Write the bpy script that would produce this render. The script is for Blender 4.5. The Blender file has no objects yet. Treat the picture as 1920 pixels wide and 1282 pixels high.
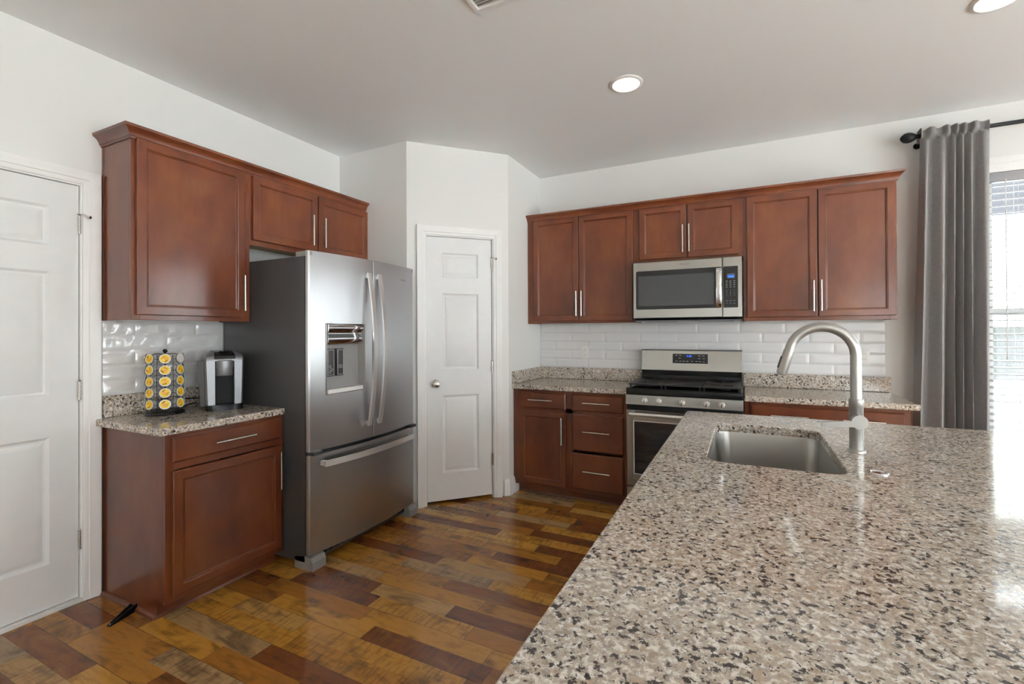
import bpy, bmesh, math, random
from mathutils import Vector, Matrix
random.seed(7)
S = bpy.context.scene
COL = S.collection
PI = math.pi

# ------------------------------------------------------------------ camera
F_PX, U0, V0 = 865.03, 975.57, 616.66
CAM = Vector((2.9322, -3.9396, 1.3103))
yaw, pitch, roll = (math.radians(a) for a in (25.8336, 0.2924, -0.2834))
Fw = Vector((-math.sin(yaw)*math.cos(pitch), math.cos(yaw)*math.cos(pitch), math.sin(pitch)))
R0 = Vector((math.cos(yaw), math.sin(yaw), 0)); U1 = R0.cross(Fw)
R2 = math.cos(roll)*R0 + math.sin(roll)*U1; U2 = R2.cross(Fw)
cd = bpy.data.cameras.new('camera'); cam = bpy.data.objects.new('camera', cd); COL.objects.link(cam)
cam.matrix_world = Matrix(((R2.x, U2.x, -Fw.x, CAM.x), (R2.y, U2.y, -Fw.y, CAM.y), (R2.z, U2.z, -Fw.z, CAM.z), (0, 0, 0, 1)))
cd.sensor_fit = 'HORIZONTAL'; cd.sensor_width = 36.0
cd.lens = 36.0*F_PX/1920
cd.shift_x = (960-U0)/1920; cd.shift_y = (V0-641)/1920
cd.clip_start = 0.02
S.camera = cam

# ------------------------------------------------------------------ light and exposure
S.view_settings.view_transform = 'Standard'; S.view_settings.look = 'None'
S.view_settings.gamma = 1.0; S.view_settings.use_curve_mapping = False
S.view_settings.exposure = -0.02
W = bpy.data.worlds.new('sky'); S.world = W; W.use_nodes = True
wn = W.node_tree; bg = wn.nodes['Background']
bg.inputs[0].default_value = (0.90, 0.95, 1.0, 1); bg.inputs[1].default_value = 9.0
sl_ = bpy.data.lights.new('sun', 'SUN'); sl_.energy = 330; sl_.angle = .02; sl_.color = (.97, .985, 1)
sun = bpy.data.objects.new('sun', sl_); sun.rotation_euler = (math.radians(12), math.radians(-14), 0); COL.objects.link(sun)
S.cycles.use_denoising = True
S.cycles.max_bounces = 10; S.cycles.diffuse_bounces = 6; S.cycles.glossy_bounces = 5
S.cycles.sample_clamp_indirect = 8.0
S.cycles.caustics_reflective = False; S.cycles.caustics_refractive = False

H = 2.73
RX, RY = 6.9, -7.6           # right wall, rear wall
WIN1 = (4.33, 6.05, 0.60, 2.30)      # back wall window  x0,x1,z0,z1
WIN2 = (-3.6, -1.2, 0.05, 2.15)      # right wall sliding door  y0,y1,z0,z1
WIN3 = (-7.1, -4.3, 0.05, 2.15)       # right wall sliding door further back
WIN_FILL = (4.8, 6.4, 0.80, 2.20)         # added rear opening, lets light onto the back wall

def portal(name, loc, rot, sx, sy):
    l = bpy.data.lights.new(name, 'AREA'); l.shape = 'RECTANGLE'; l.size = sx; l.size_y = sy
    l.cycles.is_portal = True
    o = bpy.data.objects.new(name, l); o.location = loc; o.rotation_euler = rot; COL.objects.link(o)
portal('portal_back', ((WIN1[0]+WIN1[1])/2, 0.13, (WIN1[2]+WIN1[3])/2), (-PI/2, 0, 0), WIN1[1]-WIN1[0], WIN1[3]-WIN1[2])
portal('portal_right', (RX+0.13, (WIN2[0]+WIN2[1])/2, (WIN2[2]+WIN2[3])/2), (0, PI/2, 0), WIN2[3]-WIN2[2], WIN2[1]-WIN2[0])
portal('portal_rear', ((WIN_FILL[0]+WIN_FILL[1])/2, RY-0.13, 1.5), (PI/2, 0, 0), WIN_FILL[1]-WIN_FILL[0], 1.4)
portal('portal_right', (RX+0.13, (WIN3[0]+WIN3[1])/2, (WIN3[2]+WIN3[3])/2), (0, PI/2, 0), WIN3[3]-WIN3[2], WIN3[1]-WIN3[0])

# ------------------------------------------------------------------ materials
class NT:
    def __init__(s, name):
        s.m = bpy.data.materials.new(name); s.m.use_nodes = True
        s.t = s.m.node_tree; s.b = s.t.nodes['Principled BSDF']; s.out = s.t.nodes['Material Output']
    def n(s, typ, **kw):
        nd = s.t.nodes.new(typ)
        for k, v in kw.items():
            if k == 'ins':
                for kk, vv in v.items():
                    if hasattr(vv, 'is_linked') or isinstance(vv, bpy.types.NodeSocket): s.t.links.new(vv, nd.inputs[kk])
                    else: nd.inputs[kk].default_value = vv
            else: setattr(nd, k, v)
        return nd
    def l(s, a, b): s.t.links.new(a, b)
    def math(s, op, a, b=None, c=None):
        nd = s.t.nodes.new('ShaderNodeMath'); nd.operation = op
        for i, v in enumerate((a, b, c)):
            if v is None: continue
            if isinstance(v, bpy.types.NodeSocket): s.l(v, nd.inputs[i])
            else: nd.inputs[i].default_value = v
        return nd.outputs[0]
    def coords(s, scale=(1, 1, 1), kind='Object', loc=(0, 0, 0)):
        tc = s.n('ShaderNodeTexCoord'); mp = s.n('ShaderNodeMapping')
        s.l(tc.outputs[kind], mp.inputs[0]); mp.inputs['Scale'].default_value = scale; mp.inputs['Location'].default_value = loc
        return mp.outputs[0]
    def noise(s, vec, scale, detail=3, rough=.5, dist=0.0):
        nd = s.n('ShaderNodeTexNoise'); s.l(vec, nd.inputs['Vector'])
        nd.inputs['Scale'].default_value = scale; nd.inputs['Detail'].default_value = detail
        nd.inputs['Roughness'].default_value = rough; nd.inputs['Distortion'].default_value = dist
        return nd.outputs['Fac']
    def ramp(s, fac, stops, interp='LINEAR'):
        nd = s.n('ShaderNodeValToRGB'); cr = nd.color_ramp; cr.interpolation = interp
        while len(cr.elements) < len(stops): cr.elements.new(0.5)
        for e, (p, c) in zip(cr.elements, stops):
            e.position = p; e.color = (*c, 1) if len(c) == 3 else c
        s.l(fac, nd.inputs[0]); return nd.outputs[0]
    def mix(s, fac, a, b, blend='MIX'):
        nd = s.n('ShaderNodeMix', data_type='RGBA', blend_type=blend)
        for i, v in ((0, fac), (6, a), (7, b)):
            if isinstance(v, bpy.types.NodeSocket): s.l(v, nd.inputs[i])
            else: nd.inputs[i].default_value = v if i == 0 else (*v, 1)
        return nd.outputs[2]
    def bump(s, h, strength=.3, dist=.001):
        nd = s.n('ShaderNodeBump'); s.l(h, nd.inputs['Height'])
        nd.inputs['Strength'].default_value = strength; nd.inputs['Distance'].default_value = dist
        s.l(nd.outputs[0], s.b.inputs['Normal'])
    def set(s, **kw):
        names = dict(color='Base Color', rough='Roughness', metal='Metallic', spec='Specular IOR Level', coat='Coat Weight',
                     coat_rough='Coat Roughness', trans='Transmission Weight', ior='IOR', aniso='Anisotropic', emit='Emission Color',
                     estr='Emission Strength', alpha='Alpha', sheen='Sheen Weight', sss='Subsurface Weight')
        for k, v in kw.items():
            i = s.b.inputs[names[k]]
            if isinstance(v, bpy.types.NodeSocket): s.l(v, i)
            elif isinstance(v, tuple): i.default_value = (*v, 1)
            else: i.default_value = v
        return s

def plain(name, color, rough=.5, **kw):
    t = NT(name); c = t.coords(); nz = t.noise(c, 14, 2)
    col = t.mix(nz, tuple(x*.96 for x in color), tuple(min(1, x*1.03) for x in color))
    t.set(color=col, rough=rough, **kw); return t.m

def wall_paint(name, color):
    t = NT(name); c = t.coords(); nz = t.noise(c, 3, 2)
    t.set(color=t.mix(nz, tuple(x*.985 for x in color), color), rough=.6, spec=.3)
    t.bump(t.noise(c, 260, 2), .06, .001); return t.m

def wood_m():
    t = NT('cherry_wood'); c = t.coords((9, 9, 1.1)); big = t.noise(t.coords((3.2, 3.2, 1.6)), 1.6, 3, .55)
    g = t.noise(c, 7, 5, .65, .3); fine = t.noise(t.coords((70, 70, 5)), 5, 2, .5)
    base = t.ramp(big, [(.28, (.072, .0165, .0062)), (.52, (.120, .0305, .0098)), (.75, (.172, .052, .0135))])
    col = t.mix(t.math('MULTIPLY', g, .35), base, (.085, .018, .008))
    col = t.mix(t.math('MULTIPLY', fine, .16), col, (.05, .012, .006))
    t.set(color=col, rough=.36, spec=.3, coat=.5, coat_rough=.15)
    t.bump(g, .05, .001); return t.m

def steel(name, base=(.60, .595, .585), rough=.26, aniso=.6, dirv='Z', metal=1.0):
    t = NT(name)
    sc = {'Z': (2, 2, 220), 'X': (220, 220, 2)}[dirv]
    nz = t.noise(t.coords(sc), 3, 2)
    t.set(color=t.mix(nz, tuple(x*.985 for x in base), base), metal=metal, rough=t.math('MULTIPLY_ADD', nz, .012, rough-.006), aniso=aniso)
    tg = t.n('ShaderNodeTangent', direction_type='RADIAL', axis='Z'); t.l(tg.outputs[0], t.b.inputs['Tangent'])
    if dirv == 'X': t.b.inputs['Anisotropic Rotation'].default_value = .25
    return t.m

def granite_m():
    t = NT('speckled_granite'); c = t.coords()
    wob = t.n('ShaderNodeVectorMath', operation='ADD')
    nc = t.n('ShaderNodeTexNoise'); t.l(c, nc.inputs['Vector']); nc.inputs['Scale'].default_value = 60
    sub = t.n('ShaderNodeVectorMath', operation='SCALE'); t.l(nc.outputs['Color'], sub.inputs[0]); sub.inputs['Scale'].default_value = .009
    t.l(c, wob.inputs[0]); t.l(sub.outputs[0], wob.inputs[1]); v = wob.outputs[0]
    tint = t.noise(v, 7, 2)
    base = t.mix(t.ramp(tint, [(.35, (0, 0, 0)), (.65, (1, 1, 1))]), (.44, .385, .325), (.48, .40, .32))
    pale = t.noise(v, 88, 3, .65)
    col = t.mix(t.ramp(pale, [(.46, (0, 0, 0)), (.60, (1, 1, 1))]), base, (.76, .725, .68))
    tan = t.noise(v, 72, 3, .65)
    col = t.mix(t.math('MULTIPLY', t.ramp(tan, [(.55, (0, 0, 0)), (.62, (1, 1, 1))]), .75), col, (.43, .32, .23))
    gry = t.noise(t.coords(loc=(3, 7, 1)), 98, 4, .68)
    col = t.mix(t.math('MULTIPLY', t.ramp(gry, [(.53, (0, 0, 0)), (.58, (1, 1, 1))]), .75), col, (.27, .225, .195))
    blk = t.noise(t.coords(loc=(9, 2, 4)), 88, 4, .64, .3); clus = t.noise(c, 16, 2)
    bl = t.math('ADD', blk, t.math('MULTIPLY', t.math('SUBTRACT', clus, .5), .22))
    col = t.mix(t.ramp(bl, [(.562, (0, 0, 0)), (.597, (1, 1, 1))]), col, (.045, .037, .035))
    t.set(color=col, rough=.09, spec=.62); return t.m

def floor_m():
    t = NT('wood_plank_floor'); tc = t.n('ShaderNodeTexCoord'); sp = t.n('ShaderNodeSeparateXYZ'); t.l(tc.outputs['Object'], sp.inputs[0])
    x, y = sp.outputs[0], sp.outputs[1]
    WD = .0935
    ry = t.math('DIVIDE', t.math('ADD', y, .028), WD); row = t.math('FLOOR', ry); fy = t.math('SUBTRACT', ry, row)
    wn1 = t.n('ShaderNodeTexWhiteNoise', noise_dimensions='1D'); t.l(row, wn1.inputs['W'])
    wn2 = t.n('ShaderNodeTexWhiteNoise', noise_dimensions='1D'); t.l(t.math('ADD', row, 77.3), wn2.inputs['W'])
    ln = t.math('MULTIPLY_ADD', wn2.outputs[0], .28, .40)
    rx = t.math('DIVIDE', t.math('ADD', x, t.math('MULTIPLY', wn1.outputs[0], 3.0)), ln); cx = t.math('FLOOR', rx); fx = t.math('SUBTRACT', rx, cx)
    cb = t.n('ShaderNodeCombineXYZ'); t.l(cx, cb.inputs[0]); t.l(row, cb.inputs[1])
    wn3 = t.n('ShaderNodeTexWhiteNoise', noise_dimensions='3D'); t.l(cb.outputs[0], wn3.inputs['Vector'])
    r = wn3.outputs[0]; sc3 = t.n('ShaderNodeSeparateColor'); t.l(wn3.outputs[1], sc3.inputs[0])
    col = t.ramp(r, [(0, (.15, .048, .015)), (.2, (.17, .055, .015)), (.40, (.29, .115, .021)), (.60, (.40, .18, .028)), (.78, (.50, .25, .042)), (.9, (.38, .215, .075)), (1, (.30, .20, .11))])
    # grain shifted per strip
    off = t.n('ShaderNodeCombineXYZ'); t.l(t.math('MULTIPLY', r, 31.), off.inputs[0]); t.l(t.math('MULTIPLY', sc3.outputs[1], 17.), off.inputs[1]); t.l(t.math('MULTIPLY', r, 9.), off.inputs[2])
    va = t.n('ShaderNodeVectorMath', operation='ADD'); t.l(tc.outputs['Object'], va.inputs[0]); t.l(off.outputs[0], va.inputs[1])
    mp = t.n('ShaderNodeMapping'); t.l(va.outputs[0], mp.inputs[0]); mp.inputs['Scale'].default_value = (1.6, 14, 1)
    g = t.noise(mp.outputs[0], 3.2, 6, .68, .7)
    col = t.mix(t.ramp(g, [(.30, (.30, .30, .30)), (.5, (0, 0, 0)), (1, (0, 0, 0))]), col, (.012, .006, .004))
    mp2 = t.n('ShaderNodeMapping'); t.l(va.outputs[0], mp2.inputs[0]); mp2.inputs['Scale'].default_value = (3, 8, 1)
    blot = t.noise(mp2.outputs[0], 1.6, 4, .6, .6)
    col = t.mix(t.ramp(blot, [(.5, (0, 0, 0)), (.70, (.65, .65, .65))]), col, (.024, .013, .009))
    col = t.mix(t.ramp(blot, [(.28, (.6, .6, .6)), (.42, (0, 0, 0))]), col, (.25, .115, .025))
    # cross saw marks on some strips
    mp3 = t.n('ShaderNodeMapping'); t.l(va.outputs[0], mp3.inputs[0]); mp3.inputs['Scale'].default_value = (1, .16, 1)
    saw = t.noise(mp3.outputs[0], 62, 2, .5, .6)
    sm = t.math('MULTIPLY', t.ramp(saw, [(.5, (0, 0, 0)), (.6, (1, 1, 1))]), t.ramp(sc3.outputs[2], [(.55, (.0, .0, .0)), (.6, (.32, .32, .32))]))
    col = t.mix(sm, col, (.03, .019, .013))
    # seams
    pr = t.math('FLOORED_MODULO', row, 2.0)
    s1 = t.math('MULTIPLY', t.math('LESS_THAN', fy, .02), t.math('LESS_THAN', pr, .5))
    s2 = t.math('LESS_THAN', fx, .0035)
    col = t.mix(t.math('MULTIPLY', t.math('MAXIMUM', s1, s2), .8), col, (.012, .006, .004))
    t.set(color=col, rough=t.math('MULTIPLY_ADD', g, .08, .12), spec=.5)
    t.bump(t.math('ADD', g, t.math('MULTIPLY', s1, -1.5)), .08, .001); return t.m

def fabric_m():
    t = NT('grey_linen'); wv = t.noise(t.coords((260, 260, 40)), 1, 2); wh = t.noise(t.coords((30, 30, 420)), 1, 2)
    w = t.math('MULTIPLY', t.math('ADD', wv, wh), .5)
    col = t.mix(w, (.27, .262, .264), (.56, .54, .54))
    t.set(color=col, rough=.9, spec=.1, sheen=.2)
    tr = t.n('ShaderNodeBsdfTranslucent'); t.l(col, tr.inputs[0])
    mx = t.n('ShaderNodeMixShader'); mx.inputs[0].default_value = .35
    t.l(t.b.outputs[0], mx.inputs[1]); t.l(tr.outputs[0], mx.inputs[2]); t.l(mx.outputs[0], t.out.inputs[0])
    t.bump(w, .4, .001); return t.m

def tile_m(name='glossy_white_tile', ro=.07):
    t = NT(name); nz = t.noise(t.coords(), 5, 2)
    t.set(color=t.mix(nz, (.70, .70, .715), (.76, .76, .77)), rough=ro, spec=.9)
    return t.m

def glass_m():
    t = NT('window_glass'); t.set(color=(1, 1, 1), rough=0.0, trans=1.0, ior=1.01, spec=.2)
    gl = t.n('ShaderNodeBsdfGlossy'); gl.inputs['Roughness'].default_value = .0
    tr = t.n('ShaderNodeBsdfTransparent'); tr.inputs[0].default_value = (.97, .98, .97, 1)
    fr = t.n('ShaderNodeFresnel'); ge = t.n('ShaderNodeNewGeometry')
    t.l(t.math('MULTIPLY_ADD', ge.outputs['Backfacing'], 1/1.45-1.45, 1.45), fr.inputs[0])
    mx = t.n('ShaderNodeMixShader'); t.l(fr.outputs[0], mx.inputs[0]); t.l(tr.outputs[0], mx.inputs[1]); t.l(gl.outputs[0], mx.inputs[2])
    t.l(mx.outputs[0], t.out.inputs[0]); return t.m

M = dict(
    wall=wall_paint('wall_paint', (.79, .793, .782)), ceil=wall_paint('ceiling_paint', (.885, .905, .915)),
    trim=plain('white_trim_paint', (.84, .84, .835), .32), door=plain('white_door_paint', (.79, .80, .805), .38),
    wood=wood_m(), granite=granite_m(), floor=floor_m(), tile=tile_m(), tile_s=tile_m('satin_white_tile', .28), fabric=fabric_m(), glass=glass_m(),
    grout=plain('white_grout', (.62, .62, .62), .8),
    wood_in=plain('raw_plywood', (.42, .27, .09), .6), mel=plain('cabinet_lining', (.48, .40, .30), .6),
    steel=steel('brushed_steel_vertical_sheen', (.36, .345, .32), .31, .85), steel_d=steel('fridge_steel', (.50, .505, .52), .31, .86),
    nickel=steel('brushed_nickel', (.66, .645, .62), .24, .2), faucet=steel('satin_nickel', (.45, .44, .425), .34, .2),
    sink=steel('sink_steel', (.44, .43, .41), .30, .3), chrome=plain('chrome', (.80, .80, .82), .08, metal=1.0),
    hstl=plain('pale_handle_metal', (.78, .76, .75), .32, metal=.75),
    dgrey=plain('dark_grey_enamel', (.055, .054, .056), .34), plastic=plain('black_plastic', (.007, .007, .008), .2, spec=.25),
    mblack=plain('matte_black', (.008, .008, .009), .5, spec=.2), iron=plain('cast_iron', (.022, .021, .021), .4, spec=.25),
    bglass=plain('black_glass', (.006, .006, .008), .06, spec=.6), mglass=plain('smoked_oven_glass', (.055, .058, .062), .09, spec=.6),
    greypl=plain('grey_plastic', (.32, .315, .31), .4), white=plain('white_plastic', (.80, .79, .77), .35),
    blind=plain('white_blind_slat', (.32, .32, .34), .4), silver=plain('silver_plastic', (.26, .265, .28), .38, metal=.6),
    smoke=plain('smoky_clear_plastic', (.16, .16, .17), .15), cup=plain('pod_cup', (.62, .61, .62), .45),
    foil=plain('pod_foil', (.72, .69, .66), .4), yellow=plain('yellow_label', (.80, .52, .01), .45), brown=plain('brown_print', (.20, .06, .01), .5), orange=plain('orange_print', (.80, .33, .05), .5),
    icon=plain('pale_icon_print', (.75, .75, .76), .5), dprint=plain('dark_grey_print', (.10, .10, .11), .5), lprint=plain('light_grey_print', (.30, .31, .33), .5),
    siding=plain('pale_siding', (.60, .62, .66), .7), grass=plain('dim_lawn', (.07, .085, .05), .9), patio=plain('bounce_ground', (.70, .70, .69), .9),
)
def emis(name, c, s):
    t = NT(name); t.set(color=(0, 0, 0), emit=c, estr=s); return t.m
M['lens'] = emis('lamp_lens', (1, .76, .50), 16); M['blue'] = emis('blue_display', (.02, .12, 1), 2.2); M['dim'] = emis('display_glow', (.10, .13, .17), .6)

# ------------------------------------------------------------------ mesh building
class G:
    def __init__(s): s.bm = bmesh.new(); s.mats = []
    def mi(s, m):
        if m not in s.mats: s.mats.append(m)
        return s.mats.index(m)
    def face(s, pts, m='x'):
        f = s.bm.faces.new([s.bm.verts.new(p) for p in pts]); f.material_index = s.mi(m); return f
    def box(s, x0, x1, y0, y1, z0, z1, m, bev=0, seg=2, mat=None):
        b = bmesh.new(); bmesh.ops.create_cube(b, size=1)
        bmesh.ops.scale(b, vec=(abs(x1-x0), abs(y1-y0), abs(z1-z0)), verts=b.verts)
        bmesh.ops.translate(b, vec=((x0+x1)/2, (y0+y1)/2, (z0+z1)/2), verts=b.verts)
        if bev: bmesh.ops.bevel(b, geom=b.edges[:], offset=bev, segments=seg, profile=.6, affect='EDGES', clamp_overlap=True)
        s.add(b, m, mat); return s
    def add(s, b, m, mat=None):
        if mat is not None: bmesh.ops.transform(b, matrix=mat, verts=b.verts)
        i = s.mi(m); mp = {}
        for v in b.verts: mp[v] = s.bm.verts.new(v.co)
        for f in b.faces:
            try: nf = s.bm.faces.new([mp[v] for v in f.verts]); nf.material_index = i
            except ValueError: pass
        b.free()
    def rings(s, rings, m, cap0=True, cap1=True, closed=True):
        i = s.mi(m); R = [[s.bm.verts.new(p) for p in r] for r in rings]; n = len(R[0])
        for a, b in zip(R, R[1:]):
            for k in range(n if closed else n-1):
                f = s.bm.faces.new((a[k], a[(k+1) % n], b[(k+1) % n], b[k])); f.material_index = i
        if cap0: f = s.bm.faces.new(R[0][::-1]); f.material_index = i
        if cap1: f = s.bm.faces.new(R[-1]); f.material_index = i
        return s
    def tube(s, path, r, m, n=12, cap=True, sec=None):
        P = [Vector(p) for p in path]; rr = r if isinstance(r, (list, tuple)) else [r]*len(P)
        T = [(P[min(i+1, len(P)-1)]-P[max(i-1, 0)]).normalized() for i in range(len(P))]
        up = Vector((0, 0, 1)) if abs(T[0].z) < .9 else Vector((0, 1, 0))
        N = (up - T[0]*up.dot(T[0])).normalized(); out = []
        for i, p in enumerate(P):
            N = (N - T[i]*N.dot(T[i])).normalized(); B = T[i].cross(N)
            out.append([p + (N*math.cos(2*PI*k/n) + B*math.sin(2*PI*k/n))*rr[i] for k in range(n)])
        return s.rings(out, m, cap, cap)
    def lathe(s, prof, m, c=(0, 0, 0), axis=(0, 0, 1), n=32, cap=True):
        q = Vector((0, 0, 1)).rotation_difference(Vector(axis)); c = Vector(c); out = []
        for r, h in prof:
            r = max(r, 1e-5); out.append([c + q @ Vector((r*math.cos(2*PI*k/n), r*math.sin(2*PI*k/n), h)) for k in range(n)])
        return s.rings(out, m, cap, cap)
    def nested(s, x0, x1, z0, z1, prof, m, back=True, fill=True, yoff=0):
        # rectangles in the xz plane, each inset by prof[i][0] at depth y=prof[i][1]
        rr = [[(x0+a, yoff+y, z0+a), (x1-a, yoff+y, z0+a), (x1-a, yoff+y, z1-a), (x0+a, yoff+y, z1-a)] for a, y in prof]
        return s.rings(rr, m, back, fill)
    def prism(s, poly, z0, z1, m):   # poly of (x,y)
        return s.rings([[(x, y, z0) for x, y in poly], [(x, y, z1) for x, y in poly]], m)
    def build(s, name, parent=None, label=None, smooth=True, ang=32):
        bmesh.ops.recalc_face_normals(s.bm, faces=s.bm.faces)
        me = bpy.data.meshes.new(name); s.bm.to_mesh(me); s.bm.free()
        for m in s.mats: me.materials.append(M[m])
        if smooth:
            me.polygons.foreach_set('use_smooth', [True]*len(me.polygons)); me.set_sharp_from_angle(angle=math.radians(ang))
        o = bpy.data.objects.new(name, me); COL.objects.link(o)
        if parent: o.parent = parent
        if label: o['label'] = label
        return o

def tag(o, label, cat, group=None, kind=None):
    o['label'] = label; o['category'] = cat
    if group: o['group'] = group
    if kind: o['kind'] = kind
    return o
def struct(o, label=None):
    o['kind'] = 'structure'
    if label: o['label'] = label
    return o
def empty(name, loc=(0, 0, 0), rz=0.0):
    o = bpy.data.objects.new(name, None); o.empty_display_size = .05; o.location = loc; o.rotation_euler = (0, 0, rz); COL.objects.link(o); return o
def place(o, loc, rz=0.0): o.location = loc; o.rotation_euler = (0, 0, rz); return o
def copy_tree(o, parent=None):
    c = o.copy(); COL.objects.link(c)
    if parent: c.parent = parent
    for ch in o.children: copy_tree(ch, c)
    return c
def text(name, s, size, m, parent, loc, rot=(PI/2, 0, 0), ext=.0004, align='CENTER'):
    cu = bpy.data.curves.new(name, 'FONT'); cu.body = s; cu.size = size; cu.extrude = ext; cu.align_x = align; cu.align_y = 'CENTER'
    cu.materials.append(M[m]); o = bpy.data.objects.new(name, cu); COL.objects.link(o)
    if parent: o.parent = parent
    me = bpy.data.meshes.new_from_object(o); me.name = name; bpy.data.objects.remove(o); bpy.data.curves.remove(cu)
    o = bpy.data.objects.new(name, me); COL.objects.link(o)
    if parent: o.parent = parent
    o.location = loc; o.rotation_euler = rot; return o

# ------------------------------------------------------------------ room shell
def wall(name, origin, rz, x0, x1, z0, z1, holes, th=.12, m='wall', label=None):
    g = G(); xs = sorted({x0, x1, *[h[0] for h in holes], *[h[1] for h in holes]}); zs = sorted({z0, z1, *[h[2] for h in holes], *[h[3] for h in holes]})
    i = g.mi(m); vc = {}
    def V(x, y, z):
        k = (round(x, 4), round(y, 4), round(z, 4))
        if k not in vc: vc[k] = g.bm.verts.new(k)
        return vc[k]
    solid = lambda a, b: 0 <= a < len(xs)-1 and 0 <= b < len(zs)-1 and not any(h[0] <= (xs[a]+xs[a+1])/2 <= h[1] and h[2] <= (zs[b]+zs[b+1])/2 <= h[3] for h in holes)
    for a in range(len(xs)-1):
        for b in range(len(zs)-1):
            if not solid(a, b): continue
            X0, X1, Z0, Z1 = xs[a], xs[a+1], zs[b], zs[b+1]
            fs = [[(X0, 0, Z0), (X1, 0, Z0), (X1, 0, Z1), (X0, 0, Z1)], [(X0, th, Z0), (X0, th, Z1), (X1, th, Z1), (X1, th, Z0)]]
            if not solid(a-1, b): fs.append([(X0, 0, Z0), (X0, 0, Z1), (X0, th, Z1), (X0, th, Z0)])
            if not solid(a+1, b): fs.append([(X1, 0, Z0), (X1, th, Z0), (X1, th, Z1), (X1, 0, Z1)])
            if not solid(a, b-1): fs.append([(X0, 0, Z0), (X0, th, Z0), (X1, th, Z0), (X1, 0, Z0)])
            if not solid(a, b+1): fs.append([(X0, 0, Z1), (X1, 0, Z1), (X1, th, Z1), (X0, th, Z1)])
            for f in fs:
                ff = g.bm.faces.new([V(*p) for p in f]); ff.material_index = i
    return place(struct(g.build(name, smooth=False), label), origin, rz)

YP, X1p, X2p, YD = -1.2218, .6816, 1.2342, -.6473
DL = math.hypot(X2p-X1p, YD-YP); DA = math.atan2(YD-YP, X2p-X1p)
g = G(); g.box(-.15, RX+.15, RY-.15, .15, -.1, 0, 'floor'); struct(g.build('floor', smooth=False), 'glossy wood plank floor in mixed brown tones')
g = G(); g.box(-.15, RX+.15, RY-.15, .15, H, H+.1, 'ceil'); struct(g.build('ceiling', smooth=False), 'smooth white ceiling')
LD0, LD1 = -3.66, -2.845    # left door slab in y
wall('wall_left', (0, 0, 0), PI/2, RY, .12, 0, H, [(LD0-.012, LD1+.012, 0, 2.052)])
wall('wall_back', (0, 0, 0), 0, 0, RX, 0, H, [WIN1])
wall('wall_right', (RX, 0, 0), -PI/2, -.12, -RY+.12, 0, H, [(-WIN2[1], -WIN2[0], WIN2[2], WIN2[3]), (-WIN3[1], -WIN3[0], WIN3[2], WIN3[3])])
wall('wall_rear', (0, RY, 0), PI, -RX, 0, 0, H, [(-WIN_FILL[1], -WIN_FILL[0], WIN_FILL[2], WIN_FILL[3])])
g = G(); g.rings([[(0, YP, z), (X1p, YP, z), (X1p-.11, YP+.1, z), (0, YP+.1, z)] for z in (0, H)], 'wall'); struct(g.build('wall_pantry_side', smooth=False))
PD0, PD1 = .148, .657
wall('wall_pantry_front', (X1p, YP, 0), DA, 0, DL, 0, H, [(PD0-.012, PD1+.012, 0, 2.052)], th=.10)
g = G(); g.rings([[(X2p, YD, z), (X2p, .0, z), (X2p-.1, .0, z), (X2p-.1, YD+.08, z)] for z in (0, H)], 'wall'); struct(g.build('wall_pantry_return', smooth=False))

# baseboards
def baseboard(name, origin, rz, x0, x1):
    g = G(); pr = [(0, 0), (.016, 0), (.016, .095), (.012, .108), (.010, .120), (.004, .130), (0, .132)]
    g.rings([[(x, -d, z) for d, z in pr] for x in (x0, x1)], 'trim')
    return place(struct(g.build(name)), origin, rz)
baseboard('baseboard_pantry', (X1p, YP, 0), DA, .752, DL)
baseboard('baseboard_return', (X2p, 0, 0), PI/2, YD-.006, -.50)
baseboard('baseboard_back', (0, 0, 0), 0, 3.86, RX)
baseboard('baseboard_left', (0, 0, 0), PI/2, RY, -3.74)
baseboard('baseboard_right', (RX, 0, 0), -PI/2, 0, 1.1)
baseboard('baseboard_rear', (0, RY, 0), PI, -RX, 0)

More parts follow.
